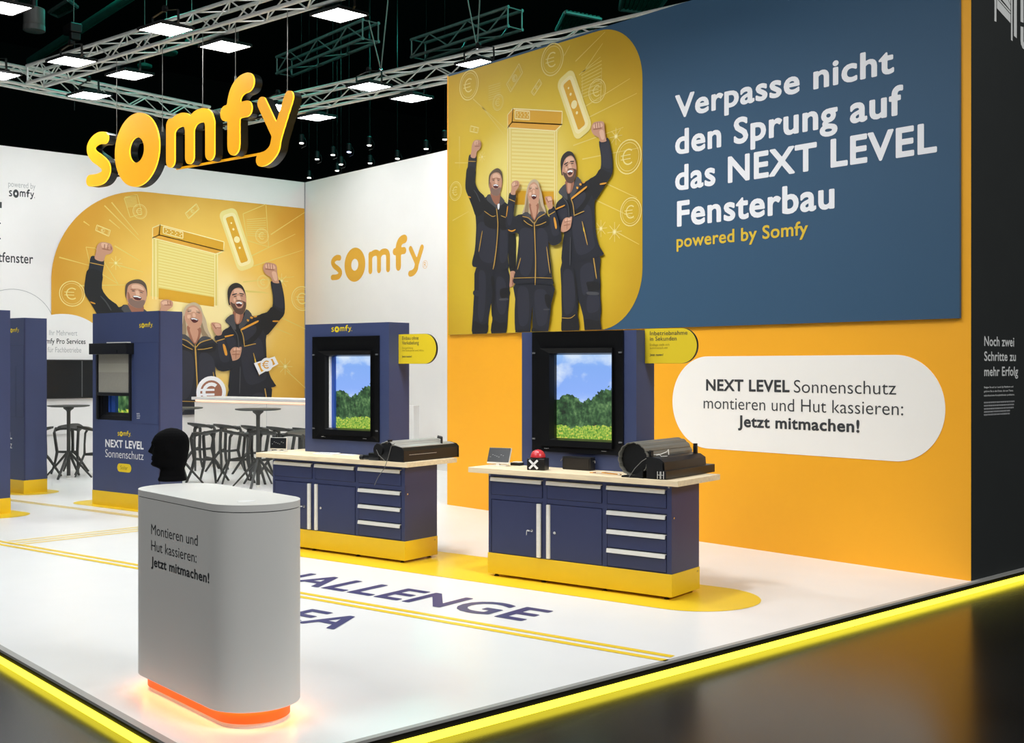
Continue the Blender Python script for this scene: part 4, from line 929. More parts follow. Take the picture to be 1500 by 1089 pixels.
# ================================================================== the workbenches, their window towers and what lies on them
M_view1 = view_material('sky_and_hedge_display', 1.05, 1.69)
def workbench(label, o):
    b = thing('workbench', label, 'workbench', (o[0], o[1], 0), RB, 'navy workbenches on yellow plinths')
    X0, X1, D = -1.575, 0.004, .40
    mb = MB().box(X0, X1, .012, D, .177, .785)
    for x0, x1 in ((X0, -1.55), (-1.067, -1.033), (-.551, -.512), (-.033, X1)): mb.box(x0, x1, 0, .012, .18, .785)
    for z0, z1, x0, x1 in ((.757, .785, X0, X1), (.588, .624, X0, X1), (.178, .182, X0, X1), (.178, .60, -1.079+.002, -1.026-.002)): mb.box(x0, x1, .001, .012, z0, z1)
    mb.build('cabinet_body', M_navy, b)
    MB().box(X0-.004, X1+.004, -.006, D+.004, .022, .178, bev=.002).build('plinth', M_yellow, b, 'yellow plinth panel')
    MB().box(-1.72, .09, -.07, .56, .786, .826, bev=.003).build('worktop', M_wood, b, 'light wooden worktop')
    for x in (-1.52, -1.08, -.55, -.05):
        MB().tube((x, .03, 0), (x, .03, .03), .012, 10).tube((x, .03, 0), (x, .03, .006), .02, 12).build('foot', M_dark, b)
    for x in (-1.5, -.05): MB().tube((x, .36, 0), (x, .36, .03), .012, 10).tube((x, .36, 0), (x, .36, .006), .02, 12).build('foot', M_dark, b)
    def drawer(x0, x1, z0, z1):
        d = MB().box(x0, x1, -.004, .012, z0, z1-.034, bev=.002).box(x0+.002, x1-.002, .006, .012, z1-.034, z1).build('drawer', M_navy, b)
        MB().prism([(-.024, z1-.028), (-.016, z1-.028), (-.012, z1-.004), (.012, z1-.004), (.012, z1), (-.018, z1)], x0+.001, x1-.001).build('handle', M_steel, d, 'pale aluminium grip strip').data.transform(Matrix(((0, 1, 0, 0), (1, 0, 0, 0), (0, 0, 1, 0), (0, 0, 0, 1))))
    for x0, x1 in ((-1.545, -1.072), (-1.028, -.556), (-.508, -.037)): drawer(x0, x1, .627, .755)
    for z0, z1 in ((.455, .579), (.321, .445), (.187, .312)): drawer(-.507, -.037, z0, z1)
    for x0, x1, h0, h1, lx_, ky in ((-1.542, -1.079, -1.113, -1.081, -1.161, 1), (-1.026, -.555, -1.025, -.998, -.955, 0)):
        dr = MB().box(x0, x1, -.004, .012, .184, .584, bev=.002).build('door', M_navy, b)
        MB().box(h0, h1, -.022, -.002, .186, .582, bev=.003).build('handle', M_steel, dr, 'tall pale aluminium grip strip')
        mb = MB().tube((lx_, -.014, .38), (lx_, 0, .38), .011, 14)
        if ky: mb.box(lx_-.03, lx_-.005, -.03, -.026, .374, .386).box(lx_-.036, lx_-.03, -.032, -.024, .345, .38)
        mb.build('lock', M_key, dr)
    mb = MB()
    for x, z in ((-1.562, .772), (-.015, .772)): mb.tube((x, -.004, z), (x, .002, z), .008, 10)
    for y, z in ((.03, .56), (.37, .15)): mb.tube((X1-.002, y, z), (X1+.004, y, z), .007, 10)
    mb.build('screw', M_key, b)
    return b
def bench_at(o, x, y, z=.826): return local(o, RB, x, y, z)
o1 = onZ(592.5, 826)
bench2 = workbench('navy workbench whose worktop holds a red buzzer and an open shutter roller', o2)
bench1 = dup(bench2, (o1[0], o1[1], 0), RB, 'navy workbench partly hidden by the white counter with a closed shutter box on top')

def tower(label, o, ztop, flag, header):
    """window display standing at the back of the worktop; local x,z measured from the bench corner"""
    t = thing('window_tower', label, 'display tower', bench_at(o, -.96, .30, .8265), RB, 'navy window display towers')
    t['label'] = label; Z = -.8265; X = .96
    H = ztop+Z
    f = (-1.372+X, -.555+X, .945+Z, 1.862+Z)
    mb = MB().box(-.52, f[0], 0, .26, 0, H).box(f[1], .51, 0, .26, 0, H).box(f[0], f[1], 0, .26, 0, f[2]).box(f[0], f[1], .12, .26, f[2], H)
    if ztop > 1.87: mb.box(f[0], f[1], 0, .12, f[3], H)
    mb.build('tower_body', M_navyp, t)
    s = (-1.29+X, -.64+X, .99+Z, 1.735+Z); g_ = (-1.185+X, -.66+X, 1.05+Z, 1.685+Z)
    MB().frame(f, s, -.016, -.006, .12).build('window_frame', M_gloss, t)
    MB().frame((s[0], s[1], s[2], s[3]), (g_[0]-.02, g_[1]+.012, g_[2]-.012, g_[3]+.012), -.03, -.022, .1).frame((g_[0]-.02, g_[1]+.012, g_[2]-.012, g_[3]+.012), (g_[0], g_[1], g_[2], g_[3]), -.022, .02, .1).build('sash', M_gloss, t)
    scn = MB().box(g_[0]-.01, g_[1]+.01, .05, .06, g_[2]-.01, g_[3]+.01).build('landscape_display', M_v2 if not header else M_v1, t, 'lit display showing sky, trees and a flowering hedge')
    if header:
        MB().box(g_[0], g_[0]+.014, .01, .05, g_[2], g_[3]).build('glazing_bead', M_textw, t, 'white glazing bead')
        MB().box(g_[0]+.014, g_[0]+.05, .03, .05, g_[2], g_[3]).build('mullion', mat('blue_mullion', (46, 84, 170), .4), t, 'blue mullion')
    mb = MB()
    for x, z in ((f[0]+.02, 1.70+Z), (f[1]-.02, 1.70+Z), (f[0]+.02, 1.04+Z), (f[1]-.02, 1.04+Z)): mb.box(x-.014, x+.014, -.022, -.014, z-.006, z+.006)
    for x in (f[0]+.14, f[1]-.16): mb.box(x-.022, x+.022, -.021, -.014, .967+Z, .973+Z)
    mb.build('hinge_cap', M_key, t)
    if header: wordmark(t, -1.143+X, -.885+X, 1.962+Z, 1.898+Z, M_flag)
    fl_ = MB().prism(stadium(.512, .935, 1.62+Z, 1.873+Z, .1265, 14, (0, 1, 1, 0)), .12, .124).build('flag_sign', M_flag, t, 'yellow flag with a rounded end and small black lettering')
    MB().prism(stadium(.514, .939, 1.619+Z, 1.874+Z, .1275, 14, (0, 1, 1, 0)), .124, .142).build('flag_backing', M_black, fl_)
    rows = [(flag[0], .555, flag[2], 1.825+Z, .030, M_textd, .006), (flag[1], .555, flag[3], 1.785+Z, .030, M_textd, .006), (flag[4], .555, flag[5], 1.748+Z, .016, mat('brown_fine_print', (150, 128, 30), .6), -.006), (flag[6], .555, flag[7], 1.726+Z, .016, mat('brown_fine_print', (150, 128, 30)), -.006), ('Jetzt testen!', .555, .665, 1.675+Z, .016, M_textd, .014)]
    for s_, x0, x1, z, cp_, m, w in rows: lettering(t, s_, x0, x1, z, cp_, m, w, y=.1185).parent = fl_
    return t
M_v1 = view_material('sky_and_hedge_display', 1.05-.8265, 1.69-.8265); M_v2 = view_material('sky_and_hedge_display_lower', 1.05-.8265, 1.69-.8265)
tower('navy window tower with a header wordmark behind the closed shutter box', o1, 1.976, ('Einbau ohne', 'Verkabelung', .742, .745, 'Energief\u00fchlung', .68, 'mit Solarpanel und Akku', .80), True)
tower('navy window tower behind the red buzzer in front of the orange wall', o2, 1.862, ('Inbetriebnahme', 'in Sekunden', .862, .775, 'Endlage stellt sich', .715, 'automatisch ein', .70), False)

def touch_tablet(label, o, x, y, rz, tilt, w=.165, h=.11):
    t = thing('touch_tablet', label, 'tablet', bench_at(o, x, y), RB+rz, 'small touch panels on the worktops')
    R = Matrix.Translation((0, 0, .018)) @ Matrix.Rotation(tilt, 4, 'X')
    MB().box(-w/2, w/2, -.008, .008, 0, h, bev=.004, M=R).build('tablet_housing', M_device, t)
    MB().box(-w/2+.003, w/2-.003, -.0105, -.008, .012, h-.003, M=R).build('tablet_screen', M_screen, t)
    mb = MB()
    for k in range(7): mb.box(-w/2+.02+k*.018, -w/2+.03+k*.018, -.0112, -.0105, .05+.006*((k*3) % 4), .053+.006*((k*3) % 4), M=R)
    mb.build('screen_icon', M_textl, t)
    MB().box(-w*.42, w*.42, -.02, .05, 0, .008, bev=.003).box(-.012, .012, -.006, .02, .006, .03).build('tablet_foot', M_device, t)
touch_tablet('small white tablet on a stand at the worktop end beside the bar stools', o1, -1.635, .12, .35, -.08)
touch_tablet('small white tablet leaning back beside the red buzzer', o2, -1.585, .13, .2, -.42, .19, .13)
bz = thing('buzzer', 'black buzzer box with a red dome and a white cross on the worktop', 'buzzer', bench_at(o2, -1.155, .06), RB+.3)
MB().box(-.07, .07, -.055, .055, 0, .088, bev=.006).build('buzzer_box', M_black, bz)
MB().lathe([(.056, .088), (.057, .096), (.052, .118), (.04, .137), (.022, .148), (.001, .152)], 28).build('buzzer_dome', M_red, bz)
MB().lathe([(.06, .086), (.06, .094)], 28).build('dome_collar', M_black, bz)
mb = MB()
for a, b in (((-.035, .012), (.03, .075)), ((-.035, .075), (.03, .012))): mb.prism(line_poly(a, b, .016), -.0565, -.055)
cr = mb.build('cross_mark', M_textw, bz); cr.data.transform(Matrix.Translation((-.015, 0, 0)))
sp = thing('speaker_box', 'flat black speaker box standing at the foot of the window tower by the buzzer', 'speaker', bench_at(o2, -.91, .24), RB)
MB().box(-.125, .125, -.035, .035, 0, .098, bev=.005).build('speaker_body', M_black, sp)
MB().box(-.112, .112, -.038, -.035, .012, .088).build('speaker_grille', mat('dark_brown_grille', (30, 24, 18), .7, var=.2, scale=60), sp)
MB().path([(.125, 0, .07), (.15, -.01, .074), (.155, -.02, .06)], .003, 6).path([(-.125, 0, .07), (-.145, -.01, .074), (-.15, -.02, .06)], .003, 6).build('cable_stub', M_wire, sp)
ft = thing('cable_tray', 'small black box with a white lid lying behind the leaning tablet', 'box', bench_at(o2, -1.50, .27), RB)
MB().box(-.05, .04, -.03, .03, 0, .022, bev=.004).build('tray_base', M_black, ft); MB().box(-.03, .035, -.026, .026, .022, .03, bev=.003).build('tray_lid', M_device, ft)
def ribbed(mb, cx, cz, r, y0, y1, a0, a1, n, mi=0):
    """rolled slats: a ribbed round skin between angles a0 and a1 (degrees)"""
    P = []
    for k in range(n):
        for f, rr in ((0, .965), (.12, 1), (.5, 1.03), (.88, 1)):
            a = math.radians(a0+(a1-a0)*(k+f)/n); P.append((cx+r*rr*math.cos(a), cz+r*rr*math.sin(a)))
    Q = [(cx+(p[0]-cx)*.95, cz+(p[1]-cz)*.95) for p in P]
    mb.prism(P+Q[::-1], y0, y1, mi); return mb
# open roller on the bench with the buzzer
rl = thing('shutter_roller', 'opened roller shutter box with a fat roll of dark ribbed slats and loose cables', 'roller shutter', bench_at(o2, -.16, -.055), RB)
ribbed(MB(), -.115, .128, .118, .01, .66, -20, 340, 15).build('slat_roll', M_slatd, rl, 'round roll of dark ribbed slats')
MB().tube((-.115, .05, .128), (-.115, .65, .128), .108, 24).build('dark_hollow_fill', M_black, rl)  # added black plug, stands in for the shade inside the hollow roll
MB().prism([(0, .002), (.125, .002), (.125, .115), (.085, .14), (.03, .15), (0, .15)], 0, .012).build('end_plate', M_black, rl)
MB().prism([(.02, .01), (.125, .01), (.135, .06), (.13, .118), (.09, .142), (.03, .15)], .012, .62).build('shutter_housing', M_black, rl)
MB().box(.06, .15, .0, .73, .002, .06, bev=.003).build('guide_rail', M_black, rl)
mb = MB()
for x in (.085, .112):
    for dx in (0, .02): mb.box(x+dx, x+dx+.003, -.004, 0, .006, .056)
    mb.box(x, x+.02, -.004, 0, .03, .033)
mb.build('rail_profile', M_steel, rl, 'pale aluminium rail ends')
MB().box(-.02, .012, .06, .075, .14, .19).box(-.03, .02, .03, .06, .15, .185).box(.06, .085, .56, .59, .14, .2, bev=.004).tube((.072, .575, .2), (.072, .575, .215), .016, 10).build('roller_bracket', M_black, rl)
MB().path([(.02, .1, .155), (.05, .12, .165), (.07, .16, .18), (.075, .17, .195), (.09, .15, .16)], .003, 6).path([(-.02, .08, .155), (.03, .12, .162), (.06, .1, .15), (.09, .13, .152)], .0025, 6).build('cable', M_device, rl, 'pale loose cables')
MB().path([(.0, -.004, .14), (-.03, -.012, .12), (-.08, -.02, .07), (-.12, -.015, .02), (-.13, -.02, .003)], .0025, 6).build('cable', M_wire, rl)
MB().prism([(-.2, 0), (-.03, 0), (-.03, .06), (-.1, .02), (-.2, .012)], .0, .5).build('roll_cradle', M_black, rl)
mb = MB(); cb = thing('cable_bundle', 'small tangle of orange and brown cables lying beside the open shutter roller', 'cable', bench_at(o2, -.57, .05), RB)
for k, m in enumerate((M_orangep, mat('brown_cable', (120, 70, 40), .5), M_device)):
    MB().path([(-.12+.02*k, .01*k, .006), (-.05, .03-.02*k, .008), (.0, -.01+.02*k, .012), (.06, .02*k, .008), (.14, .01-.01*k, .006)], .004, 6).build('cable', m, cb)
# closed shutter box on the other bench
rs = thing('shutter_box', 'closed black roller shutter box with pale grey slats on top lying on the worktop end', 'roller shutter', bench_at(o1, -.1, -.06), RB)
MB().prism([(0, .002), (.15, .002), (.15, .09), (.125, .112), (.06, .125), (.0, .12)], 0, .68).build('shutter_housing', M_black, rs)
MB().prism([(.0, .0), (.155, .0), (.155, .094), (.128, .117), (.06, .13), (0, .125)], -.008, 0).prism([(.0, .0), (.155, .0), (.155, .094), (.128, .117), (.06, .13), (0, .125)], .68, .688).build('end_plate', M_black, rs)
ribbed(MB(), -.035, .035, .125, .0, .6, 20, 150, 6).build('slat_curtain', M_slat, rs, 'pale grey ribbed slats')
MB().prism([(.02, .127), (.06, .132), (.12, .119), (.12, .114), (.06, .127), (.02, .122)], .0, .67).build('top_slat', M_slat, rs)
MB().box(-.16, 0, .0, .02, 0, .14, bev=.006).box(-.24, -.12, -.01, .06, 0, .06, bev=.008).box(-.31, -.22, -.01, .03, .005, .04, bev=.008).tube((-.3, 0, .02), (-.33, -.01, .02), .018, 10).box(-.03, -.005, .0, .03, .13, .175).tube((-.12, -.02, .09), (-.12, .05, .09), .05, 14).build('end_mechanism', M_black, rs)
MB().box(.09, .105, .52, .535, .11, .18, bev=.003).tube((.098, .527, .17), (.075, .5, .18), .012, 8).build('roller_bracket', M_black, rs)
MB().box(.1505, .1515, .06, .4, .055, .057).build('housing_joint', M_steel, rs)
MB().path([(.06, -.01, .15), (.03, -.02, .13), (-.01, -.02, .02), (-.03, -.035, -.05), (-.1, -.038, -.13), (-.14, -.04, -.2)], .0022, 6).path([(-.13, -.025, .09), (-.09, -.04, .05), (-.03, -.03, .004)], .0022, 6).build('cable', M_wire, rs)
for k, (x, y, rz, w, h, lab) in enumerate(((-1.06, .16, .25, .2, .13, 'open white booklet with dark photos lying on the worktop below the tower'), (-.86, .22, .1, .16, .08, 'plain white sheet lying beside the open booklet'))):
    bk = thing('booklet' if k == 0 else 'paper_sheet', lab, 'booklet' if k == 0 else 'paper', bench_at(o1, x, y), RB+rz)
    MB().box(-w/2, w/2, -h/2, h/2, .0, .012 if k == 0 else .004, bev=.001).build('pages', M_paper, bk)
    if k == 0:
        mb = MB()
        for q in range(5): mb.box(-.06+q*.025, -.045+q*.025, -.05, -.02, .012, .0126)
        mb.build('printed_photo', M_textd, bk)

# ================================================================== navy kiosks
K1 = onZ(135.8, 739)
def kiosk(label, o, front=True, shade=False):
    k = thing('display_kiosk', label, 'kiosk', (o[0], o[1], 0), RB, 'navy display kiosks on yellow plinths')
    if shade:
        a, b, c, d = .1, .75, .985, 1.76
        MB().box(0, a, 0, .31, .166, 2.205).box(b, 1.24, 0, .31, .166, 2.205).box(a, b, 0, .31, .166, c).box(a, b, 0, .31, d, 2.205).box(a, b, .16, .31, c, d).build('kiosk_body', M_navyp, k)
    else: MB().box(0, 1.24, 0, .31, .166, 2.205).build('kiosk_body', M_navyp, k)
    MB().box(-.004, 1.244, -.004, .314, 0, .167).build('plinth', M_yellow, k, 'yellow plinth panel')
    mb = MB().box(1.24, 1.2415, -.0005, .02, .17, 2.2)
    for x0, x1, z0, z1 in ((.765, 1.235, .957, .960), (1.232, 1.235, .957, 1.86), (.765, 1.235, 1.858, 1.861)): mb.box(x0, x1, -.0012, 0, z0, z1)
    mb.build('panel_joint', mat('panel_joint_line', (38, 46, 84), .5), k)
    wordmark(k, .89, 1.14, 2.085, 2.02, M_flag, y=-.002)
    wordmark(k, .487, .74, .872, .805, M_flag, y=-.002)
    lettering(k, 'NEXT LEVEL', .251, .969, .675, .088, M_textw, .03, y=-.002); lettering(k, 'Sonnenschutz', .251, .969, .560, .088, M_textw, -.008, y=-.002)
    pl = MB().prism(stadium(.48, .743, .405, .50, n=12), -.002, None).build('label_pill', M_flag, k, 'yellow pill label')
    lettering(pl, 'Solar', .54, .68, .435, .04, mat('brown_fine_print', (150, 128, 30)), -.004, y=-.0035)
    lettering(k, 'BLICK', .845, .9, 1.062, .014, M_textw, .02, y=-.002); lettering(k, 'SCHUTZ', .845, .905, 1.038, .014, M_textw, .02, y=-.002); lettering(k, 'LICHT', .845, .9, 1.014, .014, M_textw, .02, y=-.002)
    if shade:
        MB().frame((a, b, c, d), (a+.055, b-.03, c+.05, d-.02), .004, .02, .15).build('window_frame', M_gloss, k)
        MB().frame((a+.055, b-.03, c+.05, d-.02), (a+.13, b-.05, c+.085, d-.05), .03, .045, .15).build('sash', M_gloss, k)
        MB().box(a+.13, b-.03, .1, .11, c+.07, d-.04).build('garden_display', M_vk, k, 'lit display showing a blurred green garden')
        MB().box(a+.135, a+.155, .05, .1, c+.08, d-.05).box(a+.18, a+.25, .06, .1, c+.08, d-.05).build('blue_mullion', mat('blue_mullion', (46, 84, 170), .4), k)
        q0, q1 = onP(130, 503.5, K1, RB, -.11), onP(184, 519, K1, RB, -.11)
        bx = MB().box(q0[0], q1[0], -.11, -.002, q1[1], q0[1], bev=.004).build('shade_cassette', M_black, k, 'black roller shade cassette')
        MB().box(q0[0]+.26, q1[0]-.16, -.1145, -.11, q1[1]+.012, q1[1]+.05).build('cassette_plate', M_gloss, bx)
        MB().box(q0[0]+.3, q1[0]-.02, -.08, -.03, q0[1], q0[1]+.012).build('cassette_clip', M_steel, bx)
        MB().box(.135, .72, -.012, -.008, 1.29, 1.74).build('shade_cloth', M_cloth, k, 'grey shade cloth')
        MB().box(.135, .72, -.0125, -.0118, 1.53, 1.63).build('cloth_band', mat('grey_screen_cloth_light', (166, 163, 150), .8), k)
        MB().box(.122, .73, -.024, -.004, 1.262, 1.30, bev=.004).build('bottom_bar', M_black, k)
        MB().box(.1, .125, -.024, -.001, .99, 1.74).box(.724, .75, -.024, -.001, .99, 1.74).build('guide_rail', M_black, k)
    else:
        mb = MB()
        for x0, x1, z0, z1 in ((.14, .143, .96, 1.86), (1.05, 1.056, .96, 1.6), (.14, 1.2, 1.858, 1.861), (.14, 1.2, .957, .96)): mb.box(x0, x1, -.0012, 0, z0, z1)
        mb.build('door_joint', mat('panel_joint_line', (38, 46, 84)), k)
    return k
M_vk = view_material('blurred_garden_display', .96, 1.9, 1.0)
kiosk('navy kiosk with a half lowered shade window standing before the mural', K1, True, True)
kk = onZ(35, 724); kc = local(kk, RB, -1.24, 0, 0)
kiosk('navy kiosk without a window beside the bar table, mostly hidden by a nearer kiosk', kc)
kk = onZ(15, 752); kc = local(kk, RB, -1.24, -.31, 0)
kiosk('navy kiosk at the picture edge of which only one side shows', kc)

# ================================================================== the white counter with the black head
ct = thing('reception_counter', 'white stadium-shaped counter with grey lettering floating on a peach light', 'counter', (-5.605, 2.35, 0))
LW, DW = 1.13, .43
def cprism(inset, z0, z1): return MB().prism(stadium(inset, LW-inset, inset, DW-inset, n=24), z0, z1, plane='xy')
def smooth_side(o):
    for p in o.data.polygons:
        if abs(p.normal.z) < .5: p.use_smooth = True
    o.data.set_sharp_from_angle(angle=math.radians(40))
    return o
cprism(0, .085, .958).build('counter_body', M_counter, ct)
cprism(.004, .958, .962).build('shadow_gap', M_dark, ct)
cprism(0, .962, .992).build('counter_top', M_counter, ct)
cprism(.045, .022, .085).build('light_plinth', M_peach, ct, 'glowing orange plinth')
cprism(.055, 0, .022).build('base', M_counter, ct)
MB().prism([stadium(.018, LW-.018, .018, DW-.018, n=24), stadium(.042, LW-.042, .042, DW-.042, n=24)[::-1]], .0835, .0849, plane='xy').build('light_strip', mat('peach_underlight', (255, 180, 100), .5, emit=9.0), ct, 'peach light strip under the counter body')
kc8 = lambda x, y: (180+x/2.368, 620+y/2.368)
def ctext(s, x0, x1, bx, by, cy, w):
    a = onY(*kc8(x0, by), 2.349); b = onY(*kc8(x1, by+(x1-x0)*.25), 2.349); z = onY(*kc8(bx, by), 2.349)[1]; z2 = onY(*kc8(bx, cy), 2.349)[1]
    lettering(ct, s, a[0]+5.605, b[0]+5.605, z, z2-z, M_textd, w, y=-.001)
ctext('Montieren und', 98, 259, 102, 386, 351, -.004); ctext('Hut kassieren:', 98, 255, 102, 442, 407, -.004); ctext('Jetzt mitmachen!', 98, 299, 104, 497, 464, .024)
MB().prism(stadium(.93, .99, .12, .2, n=6), .992, .9935, plane='xy').build('cable_outlet', M_paper, ct)

LV = [(0, .066, .076, .066), (.006, .068, .080, .068), (.03, .060, .074, .058), (.055, .056, .070, .055), (.064, .060, .070, .056), (.071, .076, .072, .059), (.078, .094, .075, .062), (.088, .102, .079, .064), (.108, .100, .084, .067), (.128, .098, .087, .070), (.145, .097, .090, .073), (.165, .096, .094, .076), (.185, .097, .095, .078), (.205, .099, .095, .078), (.222, .095, .092, .076), (.24, .084, .084, .071), (.255, .068, .071, .061), (.267, .048, .054, .046), (.276, .026, .032, .028), (.28, .004, .006, .005)]
bm = bmesh.new(); n = 48; rings = []
def interp(z):
    for a, b in zip(LV, LV[1:]):
        if a[0] <= z <= b[0]:
            t = (z-a[0])/(b[0]-a[0]); t2 = t*t*(3-2*t) if b[0]-a[0] > .02 else t
            return [a[k]+(b[k]-a[k])*t2 for k in (1, 2, 3)]
    return LV[-1][1:]
zs = sorted(set([l[0] for l in LV]+[round(.004*k, 4) for k in range(1, 70)]))
G = lambda x, m_, s_: math.exp(-((x-m_)/s_)**2)
for z in zs:
    f, bk, w = interp(z); R_ = []
    for k in range(n):
        a = 2*math.pi*k/n; ca, sa = math.cos(a), math.sin(a); x = (f if ca > 0 else bk)*ca; y = w*sa
        da = min(a, 2*math.pi-a)
        if ca > 0:
            nose = .022*G(da, 0, .2)*(G(z, .153, .013)+.62*G(z, .170, .014)+.25*G(z, .187, .012))
            brow = .005*G(da, .3, .35)*G(z, .2, .01); eye = -.010*G(da, .42, .2)*G(z, .184, .012); lips = .007*G(da, 0, .3)*(G(z, .126, .005)+G(z, .115, .006))
            mouth = -.004*G(da, 0, .3)*G(z, .1205, .003); chin = .006*G(da, 0, .35)*G(z, .087, .011); und = -.006*G(da, 0, .25)*G(z, .138, .006); groove = -.004*G(da, 0, .35)*G(z, .106, .005)
            x += nose+brow+eye+lips+mouth+chin+und+groove; y += .006*(1 if sa > 0 else -1)*G(da, .75, .25)*G(z, .165, .015)
        ear = .012*G(da, 1.62, .13)*G(z, .165, .026); y += ear*(1 if sa > 0 else -1)
        R_.append(bm.verts.new((x, y, z)))
    rings.append(R_)
for a, b in zip(rings, rings[1:]):
    for k in range(n): bm.faces.new((a[k], a[(k+1) % n], b[(k+1) % n], b[k])).smooth = True
bm.faces.new(rings[0][::-1]); bm.faces.new(rings[-1])
me = bpy.data.meshes.new('head'); bm.to_mesh(me); bm.free(); me.materials.append(M_matt); me.set_sharp_from_angle(angle=math.radians(50)); o = bpy.data.objects.new('mannequin_head', me); COL.objects.link(o); o.location = (-5.755, 2.67, .992); o.rotation_euler = (0, 0, TH+math.pi)
tag(o, 'matt black mannequin head in profile standing on the white counter', 'mannequin head')

# ================================================================== bar, bar tables, stools
bo = onZ(285, 682)
bar = thing('bar_counter', 'long white bar counter with a warm light strip under its top below the mural', 'bar', (bo[0], bo[1], 0), RB)
MB().box(0, 2.7, 0, .5, 0, 1.02).build('bar_body', M_cream, bar)
MB().box(-.03, 2.73, -.04, .54, 1.06, 1.105, bev=.004).build('bar_top', M_white, bar)
MB().box(.0, 2.7, .02, .5, 1.02, 1.06).build('bar_neck', M_cream, bar)
MB().box(.02, 2.68, -.002, .018, 1.035, 1.058).build('light_strip', M_barled, bar, 'warm light strip')
MB().box(1.72, 1.724, -.001, 0, 0, 1.02).build('panel_joint', M_textl, bar)
pd_ = onZ(606, 695); pod = thing('pedestal', 'plain white pedestal half hidden behind the window tower against the white wall', 'pedestal', (pd_[0], pd_[1], 0), 0)
MB().box(-.42, .0, 0, .10, 0, 1.0, bev=.003).build('pedestal_body', M_white, pod); MB().box(-.425, .004, -.004, .104, 1.0, 1.012).build('pedestal_top', M_white, pod)

def bar_table(label, p, r):
    t = thing('bar_table', label, 'table', (p[0], p[1], 0), 0, 'round bar tables')
    MB().lathe([(r*.82, 1.015), (r*.97, 1.022), (r, 1.03), (r*.985, 1.038), (r*.5, 1.04)], 40).build('table_top', M_stool, t)
    MB().lathe([(.026, .03), (.026, .94), (.032, .96), (.07, .99), (.075, 1.016)], 20).build('column', M_stool, t)
    MB().lathe([(.03, 0), (.03, .03)], 20).build('column_foot', M_steel, t)
    for k in range(4):
        a = math.radians(45+90*k); MB().bar([(.02*math.cos(a), .02*math.sin(a), .36), (.16*math.cos(a), .16*math.sin(a), .2), (.34*math.cos(a), .34*math.sin(a), 0.006)], [.03, .028, .03], [.03, .024, .016], side=(-math.sin(a), math.cos(a), 0)).build('leg', M_stool, t)
bar_table('round bar table in front of the white bar among the stools', onZ(378, 714), .30)
bar_table('round bar table standing between two navy kiosks', onZ(100.5, 700), .29)
bar_table('round bar table mostly hidden behind the kiosk with the shade window', onZ(262, 709), .32)

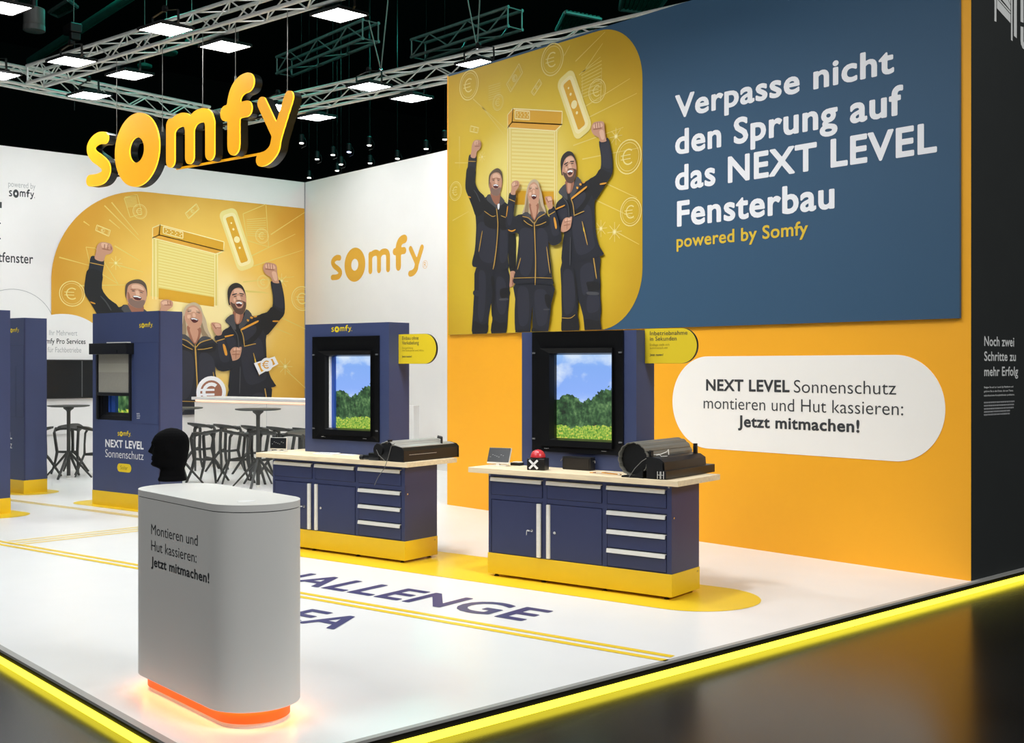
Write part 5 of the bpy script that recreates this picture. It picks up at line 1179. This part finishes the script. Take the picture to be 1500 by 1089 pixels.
def stool(label):
    t = thing('bar_stool', label, 'stool', (0, 0, 0), 0, 'charcoal bar stools')
    mb = MB(); nu, nv = 13, 15; P = []
    for j in range(nv):
        v = j/(nv-1); y = -.20+.36*v
        w = .035+.155*min(1, (v*1.75))**.8 if v < .6 else .19-.02*(v-.6)
        row = []
        for i in range(nu):
            u = 2*i/(nu-1)-1
            z = .70+.012*math.cos(v*3.1)-.035*max(0, v-.5)*2*abs(u)**2-.03*(1-u*u)*math.sin(math.pi*min(1, v*1.05))*.8+.02*(1-v)**2
            row.append((u*w, y+.02*(1-u*u)*v-.05*v*v*u*u+(.05 if v > .95 else 0)*0, z))
        P.append(row)
    top = [[mb.bm.verts.new(p) for p in r_] for r_ in P]; bot = [[mb.bm.verts.new((p[0]*.96, p[1]*.98, p[2]-.03)) for p in r_] for r_ in P]
    for j in range(nv-1):
        for i in range(nu-1):
            mb.bm.faces.new((top[j][i], top[j][i+1], top[j+1][i+1], top[j+1][i])).smooth = True; mb.bm.faces.new((bot[j][i], bot[j+1][i], bot[j+1][i+1], bot[j][i+1])).smooth = True
    for j in range(nv-1):
        for i in (0, nu-1): mb.bm.faces.new((top[j][i], top[j+1][i], bot[j+1][i], bot[j][i]))
    for i in range(nu-1):
        for j in (0, nv-1): mb.bm.faces.new((top[j][i], bot[j][i], bot[j][i+1], top[j][i+1]))
    mb.build('seat', M_stool, t)
    for s in (-1, 1):
        MB().bar([(s*.13, .05, .675), (s*.172, .13, .668), (s*.178, .155, .61), (s*.15, .12, .32), (s*.168, .15, .17), (s*.2, .215, 0)], [.036, .042, .036, .034, .03, .024], [.024, .03, .03, .034, .026, .022], side=(0, 1, 0)).build('leg', M_stool, t)
        MB().bar([(0, -.095, .32), (s*.05, -.12, .26), (s*.19, -.225, 0)], [.03, .03, .022], [.03, .028, .022], side=(1, 0, 0)).build('leg', M_stool, t)
    MB().bar([(0, -.05, .68), (0, -.085, .62), (0, -.095, .46), (0, -.095, .31)], [.07, .042, .034, .038], [.034, .03, .028, .034], side=(1, 0, 0)).build('stem', M_stool, t)
    MB().bar([(-.152, .12, .325), (-.1, .02, .315), (0, -.1, .31), (.1, .02, .315), (.152, .12, .325)], [.034]*5, [.024]*5, side=(0, 0, 1)).build('footrest', M_stool, t)
    return t
ST = [((292, None), RB, 'first bar stool at the white bar counted from its open end'), ((330, None), RB, 'second bar stool at the white bar counted from its open end'), ((370, None), RB+.05, 'third bar stool at the white bar behind the round table column'),
 ((408, None), RB-.04, 'fourth bar stool at the white bar counted from its open end'), ((446, None), RB, 'bar stool at the white bar mostly hidden by the window tower'),
 ((304, 706), 2.2, 'bar stool at the round table beside the black head'), ((346, 707), RB-.5, 'bar stool before the round table with its pointed seat towards the black head'), ((383, 707), TH, 'bar stool directly behind the column of the round table'), ((436, 709), 3.6, 'bar stool beside the worktop end with the small tablet'),
 ((103, 693), TH+math.pi, 'bar stool facing the aisle behind the round table between kiosks'), ((58, 699), TH+1.4, 'bar stool half hidden by the kiosk without a window'), ((134, 697), TH-1.2, 'bar stool half hidden by the edge of the kiosk with the shade window')]
s0 = None
for (u, v), rz, lab in ST:
    p = onZ(u, v) if v else local(bo, RB, onP(u, 640, bo, RB, -.40)[0], -.40, 0)
    if s0 is None: s0 = stool(lab); s0.location = (p[0], p[1], 0); s0.rotation_euler = (0, 0, rz)
    else: dup(s0, (p[0], p[1], 0), rz, lab)
for ob in bpy.data.objects:
    if ob.name.startswith(('counter_body', 'counter_top', 'light_plinth')): smooth_side(ob)
